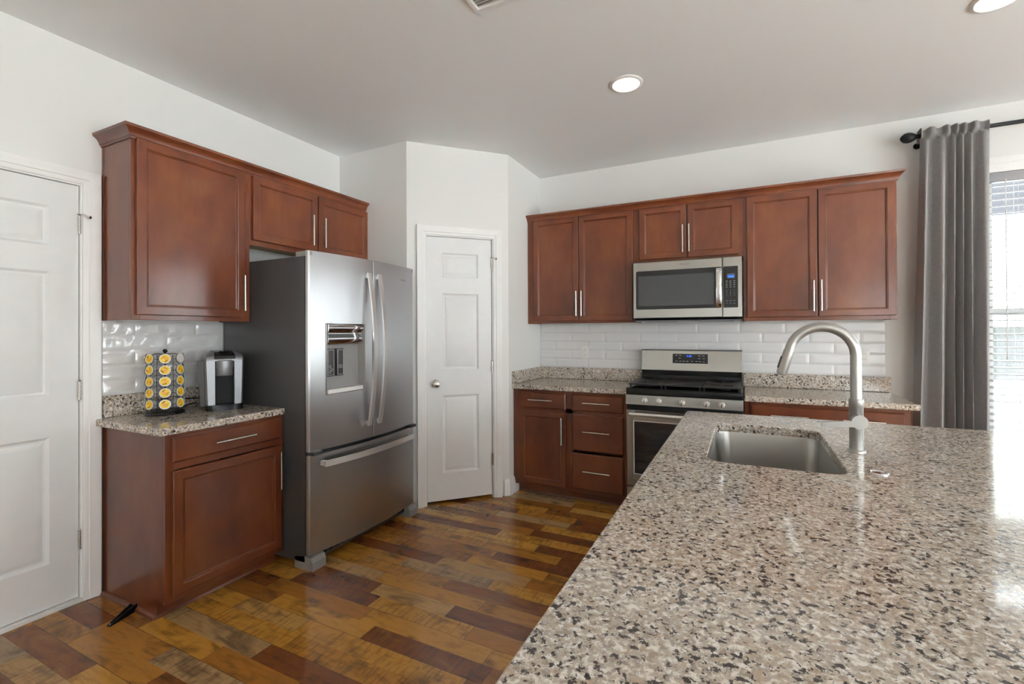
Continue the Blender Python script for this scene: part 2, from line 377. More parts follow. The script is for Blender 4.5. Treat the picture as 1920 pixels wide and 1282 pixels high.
# ------------------------------------------------------------------ panelled doors
def interior_door(name, origin, rz, x0, x1, cols, hinge_side, knob, label, stop=True):
    root = place(empty(name), origin, rz); struct(root, label)
    z0, z1 = .022, 2.035; yf, yb = .012, .047
    rowsz = [(.228, .822), (1.016, 1.604), (1.726, 1.915)]
    xs = [x0]; 
    for a, b in cols: xs += [a, b]
    xs.append(x1); zs = [z0]
    for a, b in rowsz: zs += [a, b]
    zs.append(z1)
    g = G()
    for i in range(len(xs)-1):
        for j in range(len(zs)-1):
            if i % 2 == 1 and j % 2 == 1:
                g.nested(xs[i], xs[i+1], zs[j], zs[j+1], [(0, yf), (.004, yf+.004), (.012, yf+.010), (.020, yf+.011), (.040, yf+.004), (.044, yf+.003)], 'door', back=False)
            else: g.face([(xs[i], yf, zs[j]), (xs[i+1], yf, zs[j]), (xs[i+1], yf, zs[j+1]), (xs[i], yf, zs[j+1])], 'door')
    bmesh.ops.remove_doubles(g.bm, verts=g.bm.verts, dist=1e-5)
    g.box(x0, x1, yf+.012, yb, z0, z1, 'door')
    g.rings([[(x0, yf, z0), (x1, yf, z0), (x1, yf, z1), (x0, yf, z1)], [(x0, yf+.013, z0), (x1, yf+.013, z0), (x1, yf+.013, z1), (x0, yf+.013, z1)]], 'door', False, False)
    g.build('door_slab', root, ang=20)
    # jamb and casing
    g = G()
    for (a, b) in ((x0-.012, x0-.003), (x1+.003, x1+.012)): g.box(a, b, 0, .099, 0, 2.047, 'trim')
    g.box(x0-.012, x1+.012, 0, .099, 2.038, 2.050, 'trim')
    g.box(x0-.003, x1+.003, .049, .062, 2.020, 2.038, 'trim')
    g.build('door_jamb', root)
    g = G(); w = .068; a0, a1, zt = x0-.010, x1+.010, 2.045
    pr = [(0, 0), (0, -.010), (.006, -.013), (.020, -.014), (.024, -.018), (.040, -.019), (.058, -.024), (.066, -.024), (w, -.020), (w, 0)]
    for (sx, xx) in ((-1, a0), (1, a1)):
        g.rings([[(xx+sx*d, y, 0) for d, y in pr], [(xx+sx*d, y, zt+d) for d, y in pr]], 'trim')
    g.rings([[(a0-d, y, zt+d) for d, y in pr], [(a1+d, y, zt+d) for d, y in pr]], 'trim')
    g.build('door_casing', root)
    # hinges
    hx = x1+.002 if hinge_side > 0 else x0-.002
    for k, z in enumerate((.30, 1.03, 1.845)):
        g = G()
        for q in range(5): g.lathe([(.0065, 0), (.0065, .0172)], 'nickel', (hx, yf-.009, z-.045+q*.018), n=10)
        g.lathe([(.001, .092), (.005, .090), (.0075, .094), (.002, .100)], 'nickel', (hx, yf-.009, z-.045), n=10)
        g.box(hx-hinge_side*.030, hx-hinge_side*.003, yf-.004, yf+.001, z-.045, z+.045, 'nickel') if False else None
        g.box(hx-.004, hx+.004, yf-.006, yf+.004, z-.045, z+.045, 'nickel')
        g.build('hinge', root)
        if k == 2 and stop:
            g = G(); c = (hx, yf-.011, z+.05)
            g.tube([(c[0]-hinge_side*.012, c[1]-.004, c[2]), c, (c[0]+hinge_side*.010, c[1]-.016, c[2]+.001), (c[0]+hinge_side*.022, c[1]-.034, c[2]-.012)], .0032, 'nickel', 8)
            g.lathe([(.0075, 0), (.009, .004), (.007, .008)], 'nickel', (c[0]+hinge_side*.022, c[1]-.034, c[2]-.012), (hinge_side*.4, -.8, -.3), n=12)
            g.build('hinge_stop', root)
    if knob is not None:
        kx, kz = knob; g = G()
        g.lathe([(.031, 0), (.031, .003), (.026, .007), (.013, .010), (.011, .022), (.014, .028), (.025, .036), (.0275, .046), (.024, .056), (.012, .062), (0, .063)], 'nickel', (kx, yf, kz), (0, -1, 0), 28)
        g.build('door_knob', root)
        g = G(); g.box(x0-.003, x0+.001, yf+.004, yf+.020, kz-.03, kz+.03, 'nickel'); g.build('latch_plate', root)
    # threshold
    return root
interior_door('door_1', (X1p, YP, 0), DA, PD0, PD1, [(PD0+.118, PD1-.107)], 1, (PD0+.065, .915), 'narrow white three-panel pantry door with round knob')
dl = interior_door('door_2', (0, 0, 0), PI/2, LD0, LD1, [(LD0+.105, LD0+.105+.265), (LD1-.105-.265, LD1-.105)], 1, (LD0+.06, .915), 'white six-panel door at the left edge of the picture')
g = G(); g.box(LD0-.01, LD1+.01, -.012, .06, 0, .018, 'trim', .003); g.build('threshold', dl)
# dark sheet added behind the left door to block light leaks
g = G(); g.box(LD0-.05, LD1+.05, .062, .118, 0.0, 2.046, 'mblack'); place(struct(g.build('door_light_block', smooth=False), 'added dark sheet blocking light behind the left door'), (0, 0, 0), PI/2)

# ------------------------------------------------------------------ windows
def window(name, origin, rz, x0, x1, z0, z1, mull, meet, label):
    root = place(empty(name), origin, rz); struct(root, label)
    g = G(); f = .045
    g.box(x0, x0+f, .05, .10, z0, z1, 'trim', .003); g.box(x1-f, x1, .05, .10, z0, z1, 'trim', .003)
    g.box(x0+f, x1-f, .05, .10, z0, z0+f, 'trim', .003); g.box(x0+f, x1-f, .05, .10, z1-f, z1, 'trim', .003)
    for mx in mull: g.box(mx-.035, mx+.035, .05, .10, z0+f, z1-f, 'trim', .003)
    if meet: g.box(x0+f, x1-f, .055, .09, meet-.022, meet+.022, 'trim', .003)
    g.build('window_frame', root)
    g = G(); g.box(x0+.02, x1-.02, .073, .077, z0+.02, z1-.02, 'glass'); g.build('window_pane', root, smooth=False)
    g = G(); w = .09; pr = [(0, 0), (0, -.012), (.010, -.015), (.05, -.017), (.055, -.022), (.075, -.026), (w, -.026), (w, 0)]
    for sx, xx in ((-1, x0), (1, x1)): g.rings([[(xx+sx*d, y, z0-(0 if z0 > .3 else .04)) for d, y in pr], [(xx+sx*d, y, z1+d) for d, y in pr]], 'trim')
    g.rings([[(x0-d, y, z1+d) for d, y in pr], [(x1+d, y, z1+d) for d, y in pr]], 'trim')
    g.build('window_casing', root)
    g = G()
    if z0 > .3:
        g.box(x0-.11, x1+.11, -.05, .05, z0-.025, z0, 'trim', .004); g.box(x0-.09, x1+.09, -.018, 0, z0-.10, z0-.025, 'trim', .003)
        g.build('window_sill', root)
    return root
window('window_1', (0, 0, 0), 0, WIN1[0], WIN1[1], WIN1[2], WIN1[3], [(WIN1[0]+WIN1[1])/2], 1.42, 'white framed window behind blinds at the right edge')
window('window_2', (RX, 0, 0), -PI/2, -WIN2[1], -WIN2[0], WIN2[2], WIN2[3], [(-WIN2[0]-WIN2[1])/2], None, 'sliding glass door in the right wall')
window('window_3', (RX, 0, 0), -PI/2, -WIN3[1], -WIN3[0], WIN3[2], WIN3[3], [(-WIN3[0]-WIN3[1])/2], None, 'second sliding glass door in the right wall')
window('window_fill', (0, RY, 0), PI, -WIN_FILL[1], -WIN_FILL[0], WIN_FILL[2], WIN_FILL[3], [-5.6], None, 'added unseen rear window that brightens the back wall')  # window added out of view to brighten the back wall

# blind in window 1 (inside the opening)
bl = empty('window_blind', (0, 0, 0)); tag(bl, 'white horizontal slatted blind in the bright window beside the grey curtain', 'blind')
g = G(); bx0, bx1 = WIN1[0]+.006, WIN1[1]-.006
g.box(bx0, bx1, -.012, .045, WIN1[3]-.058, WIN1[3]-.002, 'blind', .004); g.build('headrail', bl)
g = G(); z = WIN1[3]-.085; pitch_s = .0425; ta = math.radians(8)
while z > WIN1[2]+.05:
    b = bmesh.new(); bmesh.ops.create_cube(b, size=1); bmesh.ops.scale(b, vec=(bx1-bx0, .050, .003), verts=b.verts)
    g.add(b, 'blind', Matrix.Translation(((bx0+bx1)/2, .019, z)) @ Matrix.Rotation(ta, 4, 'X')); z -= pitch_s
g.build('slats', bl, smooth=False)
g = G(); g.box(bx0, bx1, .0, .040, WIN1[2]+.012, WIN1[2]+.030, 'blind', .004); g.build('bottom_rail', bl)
g = G()
for cx in (bx0+.14, (bx0+bx1)/2-.3, (bx0+bx1)/2+.3, bx1-.14):
    for yy in (-.008, .046): g.tube([(cx, yy, WIN1[2]+.03), (cx, yy, WIN1[3]-.06)], .0012, 'white', 6)
g.build('ladder_cords', bl)
g = G(); g.tube([(bx0+.08, -.016, 1.15), (bx0+.08, -.014, 2.25)], .003, 'white', 6); g.lathe([(.003, 0), (.006, .01), (.003, .03)], 'white', (bx0+.08, -.016, 1.12), n=10); g.build('tilt_cord', bl)

# outside
g = G(); g.box(-25, 30, -25, .14, -.45, -.35, 'patio'); struct(g.build('ground', smooth=False), 'unseen pale paving outside the right wall, added to bounce light onto the ceiling')  # pale ground added out of view to bounce light up to the ceiling
g = G(); g.box(-25, 30, .14, 25, -.45, -.35, 'grass'); struct(g.build('ground', smooth=False), 'unseen dark lawn outside the back window, added to keep the blind undersides dim')  # dark ground added so less light reaches the slat undersides
hs = empty('sky_block_house', (7.0, 3.2, -.35)); tag(hs, 'pale neighbouring house added close by to cover the sky behind the blind', 'house')  # house added close by, covers the bright sky behind the blind
g = G(); g.box(-6, 6, 0, 5, 0, 5.6, 'siding'); g.build('house_wall', hs, smooth=False)
g = G(); g.prism([(-6.3, -.3), (6.3, -.3), (6.3, 5.3), (-6.3, 5.3)], 5.6, 5.8, 'dgrey'); g.build('roof', hs, smooth=False)
for a, zz, hh in ((-2.0, 1.08, .62), (1.2, 1.08, .62), (-2.0, 2.95, .8), (1.2, 2.95, .8)):
    g = G(); g.nested(a-.06, a+1.36, zz-.06, zz+hh+.06, [(0, 0), (0, -.05), (.06, -.05), (.06, -.02)], 'trim'); g.nested(a, a+1.3, zz, zz+hh, [(0, -.02), (0, -.022)], 'bglass'); g.build('house_window', hs, smooth=False)

# ------------------------------------------------------------------ curtain and rod
g = G(); nu, folds = 200, 6.2; rings = []; rodz = 2.567; yc = -.105
rnd = [random.uniform(-.5, .5) for _ in range(20)]
def curt(u, v):   # v 0 bottom, 1 under the rod
    xa, xb = 3.905+.06*v, 4.283+.012*v
    fold = u*folds + .30*math.sin(u*9+1) + (1-v)*.25*math.sin(u*5+2)
    amp = .030+.034*(1-v)
    s = math.sin(2*PI*fold); s = s*(1-.25*s*s)
    x = xa+(xb-xa)*u + .006*math.sin(2*PI*fold*2)*(1-v)
    return x, s*amp + .010*math.sin(u*23+v*3)*(1-v), fold
rows = []
for j in range(13): 
    v = j/12; rows.append([( curt(i/nu, v)[0], yc-.022-.028+curt(i/nu, v)[1], .03+(rodz-.05-.03)*v) for i in range(nu+1)])
for a in (-.02, .0, .02, .03, .034): 
    r = []
    for i in range(nu+1):
        x, s, f = curt(i/nu, 1); puff = .006*math.sin(PI*min(1, max(0, (a+.02)/.05)))
        r.append((x, yc-.024-(s+.014)*.9-puff+ (0.008 if a > .03 else 0), rodz+a+ .003*math.sin(f*7)))
    rows.append(r)
for a in (.034, .0, -.04):
    r = []
    for i in range(nu+1):
        x, s, f = curt(i/nu, 1); r.append((x, yc+.018+.4*(s+.018)-(0.006 if a > .03 else 0), rodz+a+ .003*math.sin(f*7)))
    rows.append(r)
g.rings(rows, 'fabric', False, False, closed=False)
cu = g.build('curtain', ang=80); sm = cu.modifiers.new('thick', 'SOLIDIFY'); sm.thickness = .0015
tag(cu, 'grey linen curtain gathered on the black rod left of the window', 'curtain')
g = G(); g.tube([(3.955, yc, rodz), (6.35, yc, rodz)], .0125, 'mblack', 16); rod = g.build('curtain_rod')
tag(rod, 'black metal curtain rod with egg-shaped finial above the window', 'curtain rod')
g = G(); g.lathe([(.006, 0), (.014, .002), (.014, .008), (.008, .014), (.008, .022), (.015, .026), (.013, .033), (.020, .042), (.030, .060), (.034, .080), (.029, .100), (.016, .114), (.004, .120)], 'mblack', (3.99, yc, rodz), (-1, 0, 0), 24); g.build('finial', rod)
g = G(); g.tube([(3.985, yc, rodz-.015), (3.985, yc+.02, rodz-.03), (3.985, -.006, rodz-.03)], .006, 'mblack', 8); g.lathe([(.02, 0), (.02, .005)], 'mblack', (3.985, 0, rodz-.03), (0, -1, 0), 16)
g.lathe([(.017, -.006), (.017, .006)], 'mblack', (3.985, yc, rodz), (1, 0, 0), 16); g.build('rod_bracket', rod)

# ------------------------------------------------------------------ cabinets
DT = .019
def pull(root, x, z, vert, L=.206, y=-DT):
    g = G(); h = L/2; off = -.032
    if vert:
        g.tube([(x, y+off, z-h), (x, y+off, z+h)], .0052, 'nickel', 12)
        for d in (-.064, .064): g.tube([(x, y, z+d), (x, y+off, z+d)], .004, 'nickel', 8)
    else:
        g.tube([(x-h, y+off, z), (x+h, y+off, z)], .0052, 'nickel', 12)
        for d in (-.064, .064): g.tube([(x+d, y, z), (x+d, y+off, z)], .004, 'nickel', 8)
    return g.build('handle', root, 'slim brushed nickel bar handle')
def cab_door(root, x0, x1, z0, z1, yf, hx=None, hz=None):
    g = G(); s = .044
    g.nested(x0, x1, z0, z1, [(0, 0), (0, -.015), (.001, -.0175), (.0035, -DT), (s-.004, -DT), (s, -.0165), (s+.002, -.0165), (s+.004, -.0115), (s+.008, -.0095)], 'wood', yoff=yf)
    o = g.build('door', root, ang=25)
    if hx is not None: pull(o, hx, hz, True, y=yf-DT)
    return o
def drawer(root, x0, x1, z0, z1, yf, hz, L=.206, two=False):
    g = G(); g.nested(x0, x1, z0, z1, [(0, 0), (0, -.012), (.002, -.014), (.008, -DT)], 'wood', yoff=yf)
    o = g.build('drawer', root, ang=25)
    for c in ([(x0+x1)/2] if not two else [x0+(x1-x0)*.27, x0+(x1-x0)*.75]): pull(o, c, hz, False, L, y=yf-DT)
    return o
def face_frame(root, x0, x1, z0, z1, yf, rails, stiles, w=.036, top=.036, bot=.036, right=None, left=None):
    g = G(); t = .019; left = left or w; right = right or w
    g.box(x0, x0+left, yf, yf+t, z0, z1, 'wood', .001, 1); g.box(x1-right, x1, yf, yf+t, z0, z1, 'wood', .001, 1)
    g.box(x0+left, x1-right, yf, yf+t, z1-top, z1, 'wood', .001, 1); g.box(x0+left, x1-right, yf, yf+t, z0, z0+bot, 'wood', .001, 1)
    for zz in rails: g.box(x0+left, x1-right, yf, yf+t, zz-.018, zz+.018, 'wood', .001, 1)
    for xx in stiles: g.box(xx-w*.9, xx+w*.9, yf, yf+t, z0+bot, z1-top, 'wood', .001, 1)
    return g.build('face_frame', root)
def carcass(root, x0, x1, yf, z0, z1, under='mel', recess=.012, frame=.019):
    g = G(); t = .012; yb = -.001
    g.box(x0, x0+t, yf+frame, yb, z0, z1, 'wood'); g.box(x1-t, x1, yf+frame, yb, z0, z1, 'wood')
    g.box(x0+t, x1-t, yf+frame, yb, z1-t, z1, 'wood'); g.box(x0+t, x1-t, yf+frame, yb, z0+recess, z0+recess+t, under)
    g.box(x0+t, x1-t, -.012, yb, z0+recess, z1-t, under)
    # thin raised edge strips on the end panels
    g.box(x0-.0015, x0, -.02, -.001, z0, z1, 'wood')
    return g.build('carcass', root)
ZU0, ZU1 = 1.3754, 2.278
DU, DB = .277, .566

def upper(name, origin, rz, w, z0, doors, label, yf=-DU, under='mel', recess=.012, stiles=(), left=None):
    r = empty(name, origin, rz); tag(r, label, 'cabinet', 'cherry wall cabinets')
    carcass(r, 0, w, yf, z0, ZU1, under, recess)
    face_frame(r, 0, w, z0, ZU1, yf, [], stiles, left=left)
    for d in doors: cab_door(r, d[0], d[1], d[2], d[3], yf-.001, d[4], d[5])
    return r
YA, W1, W2 = -2.757, .593, .975
upper('wall_cabinet', (0, YA, 0), PI/2, W1, ZU0, [(.016, .555, 1.400, 2.258, .533, 1.541)], 'single-door cherry wall cabinet above the coffee maker')
upper('wall_cabinet', (0, YA+W1, 0), PI/2, W2-.01, 1.835, [(.012, .478, 1.866, 2.252, .418, 2.0), (.487, .948, 1.866, 2.246, .516, 1.998)], 'short two-door cherry wall cabinet above the refrigerator', under='wood_in', recess=.03, stiles=(.4825,))
BX = X2p
upper('wall_cabinet', (BX, 0, 0), 0, 2.160-BX, ZU0, [(1.297-BX, 1.702-BX, 1.397, 2.262, 1.692-BX, 1.538), (1.708-BX, 2.151-BX, 1.395, 2.260, 1.736-BX, 1.538)], 'tall two-door cherry wall cabinet next to the pantry wall', stiles=(1.705-BX,), left=.075)
upper('wall_cabinet', (2.160, 0, 0), 0, .772, 1.838, [(.043, .390, 1.860, 2.256, .367, 1.996), (.400, .742, 1.858, 2.252, .412, 1.998)], 'short two-door cherry wall cabinet above the microwave', stiles=(.395,), left=.05)
upper('wall_cabinet', (2.932, 0, 0), 0, 3.808-2.932, ZU0, [(.024, .446, 1.401, 2.252, .422, 1.538), (.453, .866, 1.401, 2.252, .466, 1.54)], 'tall two-door cherry wall cabinet right of the microwave', stiles=(.45,))

def crown(name, pts, label):
    # pts: path of (x,y) of the face line with outward miter directions; profile out,z
    pr = [(0, 2.254), (.006, 2.254), (.008, 2.262), (.012, 2.264), (.014, 2.275), (.022, 2.288), (.032, 2.297), (.038, 2.300), (.040, 2.313), (.034, 2.315), (0, 2.315)]
    g = G(); g.rings([[(x+dx*o, y+dy*o, z) for o, z in pr] for x, y, dx, dy in pts], 'wood')
    return tag(g.build(name, ang=25), label, 'molding')
crown('crown_molding', [(.001, YA, 0, -1), (DU, YA, 1, -1), (DU, YA+W1+W2-.012, 1, 0)], 'cherry crown molding along the left wall cabinets')
crown('crown_molding', [(X2p+.002, -DU, 0, -1), (3.808, -DU, 1, -1), (3.808, -.001, 1, 0)], 'cherry crown molding along the wall cabinets over range and microwave')

ZB = .8465
def base(name, origin, rz, w, label, yf=-DB, exposed_left=False, notch=True, rails=(), stiles=(), left=None, right=None):
    r = empty(name, origin, rz); tag(r, label, 'cabinet', 'cherry base cabinets')
    g = G(); t = .014; tk = .078; zt = .088
    def side(a, b):
        poly = [(yf+.019, zt), (yf+tk, zt), (yf+tk, 0), (-.001, 0), (-.001, ZB), (yf+.019, ZB)]
        g.rings([[(a, y, z) for y, z in poly], [(b, y, z) for y, z in poly]], 'wood')
    side(0, t); side(w-t, w)
    g.box(t, w-t, yf+.019, -.001, zt, zt+t, 'mel'); g.box(t, w-t, -.012, -.001, zt+t, ZB, 'mel'); g.box(t, w-t, yf+.019, yf+.1, ZB-t, ZB, 'mel')
    g.build('carcass', r)
    g = G(); g.box(.0, w, yf+tk-.012, yf+tk, 0, zt, 'wood'); g.build('toe_kick', r)
    face_frame(r, 0, w, zt-.012, ZB, yf, rails, stiles, left=left, right=right)
    return r
bl1 = base('base_cabinet', (0, YA, 0), PI/2, W1, 'cherry base cabinet with one drawer and one door beside the refrigerator', rails=(.697,))
drawer(bl1, .024, W1-.020, .715, .829, -DB-.001, .774)
cab_door(bl1, .024, W1-.020, .106, .676, -DB-.001, W1-.045, .543)
bb1 = base('base_cabinet', (X2p, 0, 0), 0, 2.166-X2p, 'cherry base cabinet with four drawers and a door left of the range', rails=(.693,), stiles=(1.714-X2p,), left=.072)
o = X2p
drawer(bb1, 1.293-o, 1.688-o, .700, .826, -DB-.001, .768); cab_door(bb1, 1.293-o, 1.688-o, .100, .676, -DB-.001, 1.666-o, .540)
drawer(bb1, 1.742-o, 2.138-o, .702, .826, -DB-.001, .768); drawer(bb1, 1.742-o, 2.138-o, .400, .677, -DB-.001, .552); drawer(bb1, 1.742-o, 2.138-o, .106, .380, -DB-.001, .254)
bb2 = base('base_cabinet', (2.934, 0, 0), 0, 3.795-2.934, 'wide cherry base cabinet right of the range, behind the faucet', rails=(.693,))
drawer(bb2, .036, 3.766-2.934, .702, .826, -DB-.001, .768, two=True)
cab_door(bb2, .036, .43, .100, .676, -DB-.001, .40, .54); cab_door(bb2, .437, 3.766-2.934, .100, .676, -DB-.001, .465, .54)
# shoe molding round the left base cabinet
g = G(); pr = [(0, 0), (.017, 0), (.0165, .006), (.012, .013), (.006, .017), (0, .019)]
g.rings([[(x+dx*o_, y+dy*o_, z) for o_, z in pr] for x, y, dx, dy in ((.002, YA, 0, -1), (DB-.078, YA, 1, -1), (DB-.078, YA+W1-.001, 1, 0))], 'wood'); struct(g.build('trim_2'), 'cherry shoe molding at the foot of the left base cabinet')
g = G(); g.rings([[(x, -DB+.078-o_-.001, z) for o_, z in pr] for x in (X2p+.002, 2.164)], 'wood'); struct(g.build('trim_3'), 'cherry shoe molding under the cabinet left of the range')

# ------------------------------------------------------------------ granite tops
def slab(name, pts, z0, z1, label, cat='countertop'):
    g = G(); n = len(pts); b = .004
    cx = sum(p[0] for p in pts)/n; cy = sum(p[1] for p in pts)/n
    ins = lambda d: [(x-math.copysign(d, x-cx), y-math.copysign(d, y-cy)) for x, y in pts]
    g.rings([[(x, y, z0) for x, y in ins(b)], [(x, y, z0+b) for x, y in pts], [(x, y, z1-b) for x, y in pts], [(x, y, z1-b*.3) for x, y in ins(b*.3)], [(x, y, z1) for x, y in ins(b)]], 'granite')
    return tag(g.build(name, ang=12), label, cat)
ZC0, ZC1 = .8470, .882
slab('countertop', [(.001, YA-.033), (.587, YA-.033), (.587, -2.168), (.001, -2.168)], ZC0, ZC1, 'speckled granite countertop under the coffee maker')
slab('countertop', [(X2p+.001, -.597), (2.167, -.597), (2.167, -.001), (X2p+.001, -.001)], ZC0, ZC1, 'speckled granite countertop left of the range')
slab('countertop', [(2.933, -.597), (3.832, -.597), (3.832, -.001), (2.933, -.001)], ZC0, ZC1, 'speckled granite countertop right of the range')
slab('granite_splash', [(.001, YA), (.021, YA), (.021, -2.168), (.001, -2.168)], ZC1+.0005, .992, 'low granite splash strip behind the coffee maker', 'backsplash')
slab('granite_splash', [(X2p+.022, -.021), (2.172, -.021), (2.172, -.001), (X2p+.022, -.001)], ZC1+.0005, .985, 'low granite splash strip on the back wall left of the range', 'backsplash')
slab('granite_splash', [(X2p+.001, -.597), (X2p+.021, -.597), (X2p+.021, -.001), (X2p+.001, -.001)], ZC1+.0005, .985, 'low granite splash strip running along the pantry wall', 'backsplash')
slab('granite_splash', [(2.928, -.021), (3.832, -.021), (3.832, -.001), (2.928, -.001)], ZC1+.0005, .985, 'low granite splash strip right of the range', 'backsplash')

# ------------------------------------------------------------------ tile backsplash
def tiles(name, origin, rz, x0, x1, z0, rows, pitch, ztop, first, label, seed, wav=1.0, mt='tile'):
    rn = random.Random(seed); g = G(); L, gap = .3035, .0022
    i = g.mi(mt)
    for r in range(rows):
        za, zb = z0+r*pitch+gap/2, min(z0+(r+1)*pitch, ztop)-gap/2
        x = x0 - L + first[r % 2]
        while x < x1-.004:
            xa, xb = max(x, x0)+gap/2, min(x+L, x1)-gap/2; x += L
            if xb-xa < .006: continue
            nx, nz = max(3, int((xb-xa)/.012)), 8; ph = [rn.uniform(0, 7) for _ in range(8)]; A = rn.uniform(.0006, .0011)*wav
            an = rn.uniform(.3, 1.1); ca, sa = math.cos(an), math.sin(an); k1 = rn.uniform(60, 95); k2 = rn.uniform(25, 45); tx, tz = rn.uniform(-.0006, .0006)/.1, rn.uniform(-.0005, .0005)/.05
            P = []
            for a in range(nx+1):
                row = []
                for b in range(nz+1):
                    X = xa+(xb-xa)*a/nx; Z = za+(zb-za)*b/nz; u = X-xa; w = Z-za
                    e = min(u, xb-X, w, zb-Z); edge = min(1, e/.010)
                    p, q = u*ca+w*sa, -u*sa+w*ca
                    h = A*(math.sin(k1*q+ph[0]+1.3*math.sin(k2*p+ph[1]))+.7*math.sin(k2*1.7*p+ph[2]+math.sin(50*q+ph[3]))) + tx*(u-.15)*.5+tz*(w-.038)
                    y = -.0075 - h*edge*1.0 + (1-edge)**2*.0030
                    row.append(g.bm.verts.new((X, y, Z)))
                P.append(row)
            for a in range(nx):
                for b in range(nz):
                    f = g.bm.faces.new((P[a][b], P[a+1][b], P[a+1][b+1], P[a][b+1])); f.material_index = i
            # skirt
            bd = [P[a][0] for a in range(nx+1)]+[P[nx][b] for b in range(1, nz+1)]+[P[a][nz] for a in range(nx-1, -1, -1)]+[P[0][b] for b in range(nz-1, 0, -1)]
            bk = [g.bm.verts.new((v.co.x, -.001, v.co.z)) for v in bd]
            for k in range(len(bd)):
                f = g.bm.faces.new((bd[k], bd[(k+1) % len(bd)], bk[(k+1) % len(bd)], bk[k])); f.material_index = i
    g.box(x0, x1, -.0040, -.0008, z0, ztop, 'grout')
    return place(tag(g.build(name, ang=50), label, 'backsplash'), origin, rz)
tiles('tile_backsplash', (0, 0, 0), 0, X2p+.001, 3.805, .9855, 6, .0768, 1.3745, (.152, .3035), 'glossy white subway tile backsplash behind the range', 3, .5, 'tile_s')
tiles('tile_backsplash', (0, 0, 0), PI/2, YA, -2.168, .9925, 5, .0768, 1.3745, (.140, .2915), 'wavy glossy white subway tile backsplash behind the coffee pods', 11, 3.2)

def outlet(x, z, label, rocker=False):
    g = G(); g.box(-.035, .035, -.0125, -.007, -.057, .057, 'white', .002)
    o = place(g.build('wall_outlet'), (x, 0, z)); tag(o, label, 'outlet')
    for dz in (-.02, .02):
        g = G(); g.box(-.016, .016, -.0145, -.0125, dz-.0145, dz+.0145, 'white', .0008, 1)
        for dx in (-.006, .006): g.box(dx-.001, dx+.001, -.0148, -.0140, dz-.002, dz+.007, 'dgrey')
        g.build('socket', o)
outlet(1.665, 1.120, 'white wall outlet on the tiles left of the range'); outlet(3.683, 1.120, 'white wall outlet on the tiles behind the faucet')

# ------------------------------------------------------------------ refrigerator
fr = empty('refrigerator', (0, -1.7095, 0), PI/2); tag(fr, 'stainless french-door refrigerator with dark grey sides and ice dispenser', 'refrigerator')
HW = .452
g = G(); g.box(-HW, HW, -.745, -.02, .035, 1.735, 'dgrey', .004); g.build('body', fr, 'dark grey painted fridge cabinet')
def fy(x):
    u = min(abs(x), HW); n = 12; tot = 0; sm = lambda v: (lambda q: q*q*(3-2*q))(min(1, max(0, v)))
    for k in range(n): q = u*(k+.5)/n; tot += (.128*sm((q-.06)/.18)+.022*max(0, (q-.24)/.21))*u/n
    return -.812+tot
def door_profile(xa, xb, yb=-.752, rl=True, rr=True):
    pts = []; f = lambda x: fy(x); r = .012; n = 22
    pts.append((xa, yb))
    if rl: pts += [(xa, f(xa)+r), (xa+r*.3, f(xa)+r*.35), (xa+r, f(xa+r))]
    else: pts += [(xa, f(xa)+.002), (xa+.002, f(xa+.002))]
    a, b = (xa+r if rl else xa+.002), (xb-r if rr else xb-.002)
    for k in range(1, n): pts.append((a+(b-a)*k/n, f(a+(b-a)*k/n)))
    if rr: pts += [(xb-r, f(xb-r)), (xb-r*.3, f(xb)+r*.35), (xb, f(xb)+r)]
    else: pts += [(xb-.002, f(xb-.002)), (xb, f(xb)+.002)]
    pts.append((xb, yb)); return pts
# left door with dispenser opening : columns
ZD0, ZD1 = .648, 1.765
dx0, dx1, dz0, dz1 = -.342, -.068, .955, 1.360
g = G(); P = door_profile(-HW, -.003, rl=True, rr=False)
xs_in = [p for p in P if dx0 < p[0] < dx1]
P2 = [p for p in P if p[0] <= dx0 or p[1] > -.78 and p[0] < -.4] ; P2 = [p for p in P if p[0] < dx0]+[(dx0, fy(dx0))]+xs_in+[(dx1, fy(dx1))]+[p for p in P if p[0] > dx1]
i = g.mi('steel_d'); ia = next(k for k, p in enumerate(P2) if p[0] == dx0); ib = next(k for k, p in enumerate(P2) if p[0] == dx1)
lv = [ZD0, dz0, dz1, ZD1]; VV = [[g.bm.verts.new((x, y, z)) for x, y in P2] for z in lv]
for a in range(3):
    for k in range(len(P2)-1):
        if a == 1 and ia <= k < ib: continue
        f = g.bm.faces.new((VV[a][k], VV[a][k+1], VV[a+1][k+1], VV[a+1][k]))
    g.bm.faces.new((VV[a][-1], VV[a][0], VV[a+1][0], VV[a+1][-1]))
g.bm.faces.new(VV[0][::-1]); g.bm.faces.new(VV[3])
ld = g.build('door', fr, 'left fridge door with the dispenser', ang=25)
# dispenser
g = G(); yb = -.757; 
fr_ = [(dx0, fy(dx0), dz0), (dx1, fy(dx1), dz0), (dx1, fy(dx1), dz1), (dx0, fy(dx0), dz1)]; bk_ = [(dx0+.004, yb, dz0+.002), (dx1-.004, yb, dz0+.002), (dx1-.004, yb, dz1-.002), (dx0+.004, yb, dz1-.002)]
g.rings([fr_, bk_], 'greypl', False, True); g.build('dispenser_recess', ld, smooth=False)
g = G(); g.nested(dx0-.004, dx1+.004, dz0-.004, dz1+.004, [(0, fy(dx0)-.003), (0, fy(dx0)-.006), (.0045, fy(dx0)-.006), (.0055, fy(dx0)+.006)], 'steel', False, False); g.build('dispenser_rim', ld)
g = G(); prof = [(yb, 1.357), (-.800, 1.357), (-.806, 1.345), (-.804, 1.325), (-.797, 1.312), (-.796, 1.300), (-.801, 1.280), (-.800, 1.255), (-.790, 1.240), (yb, 1.238)]
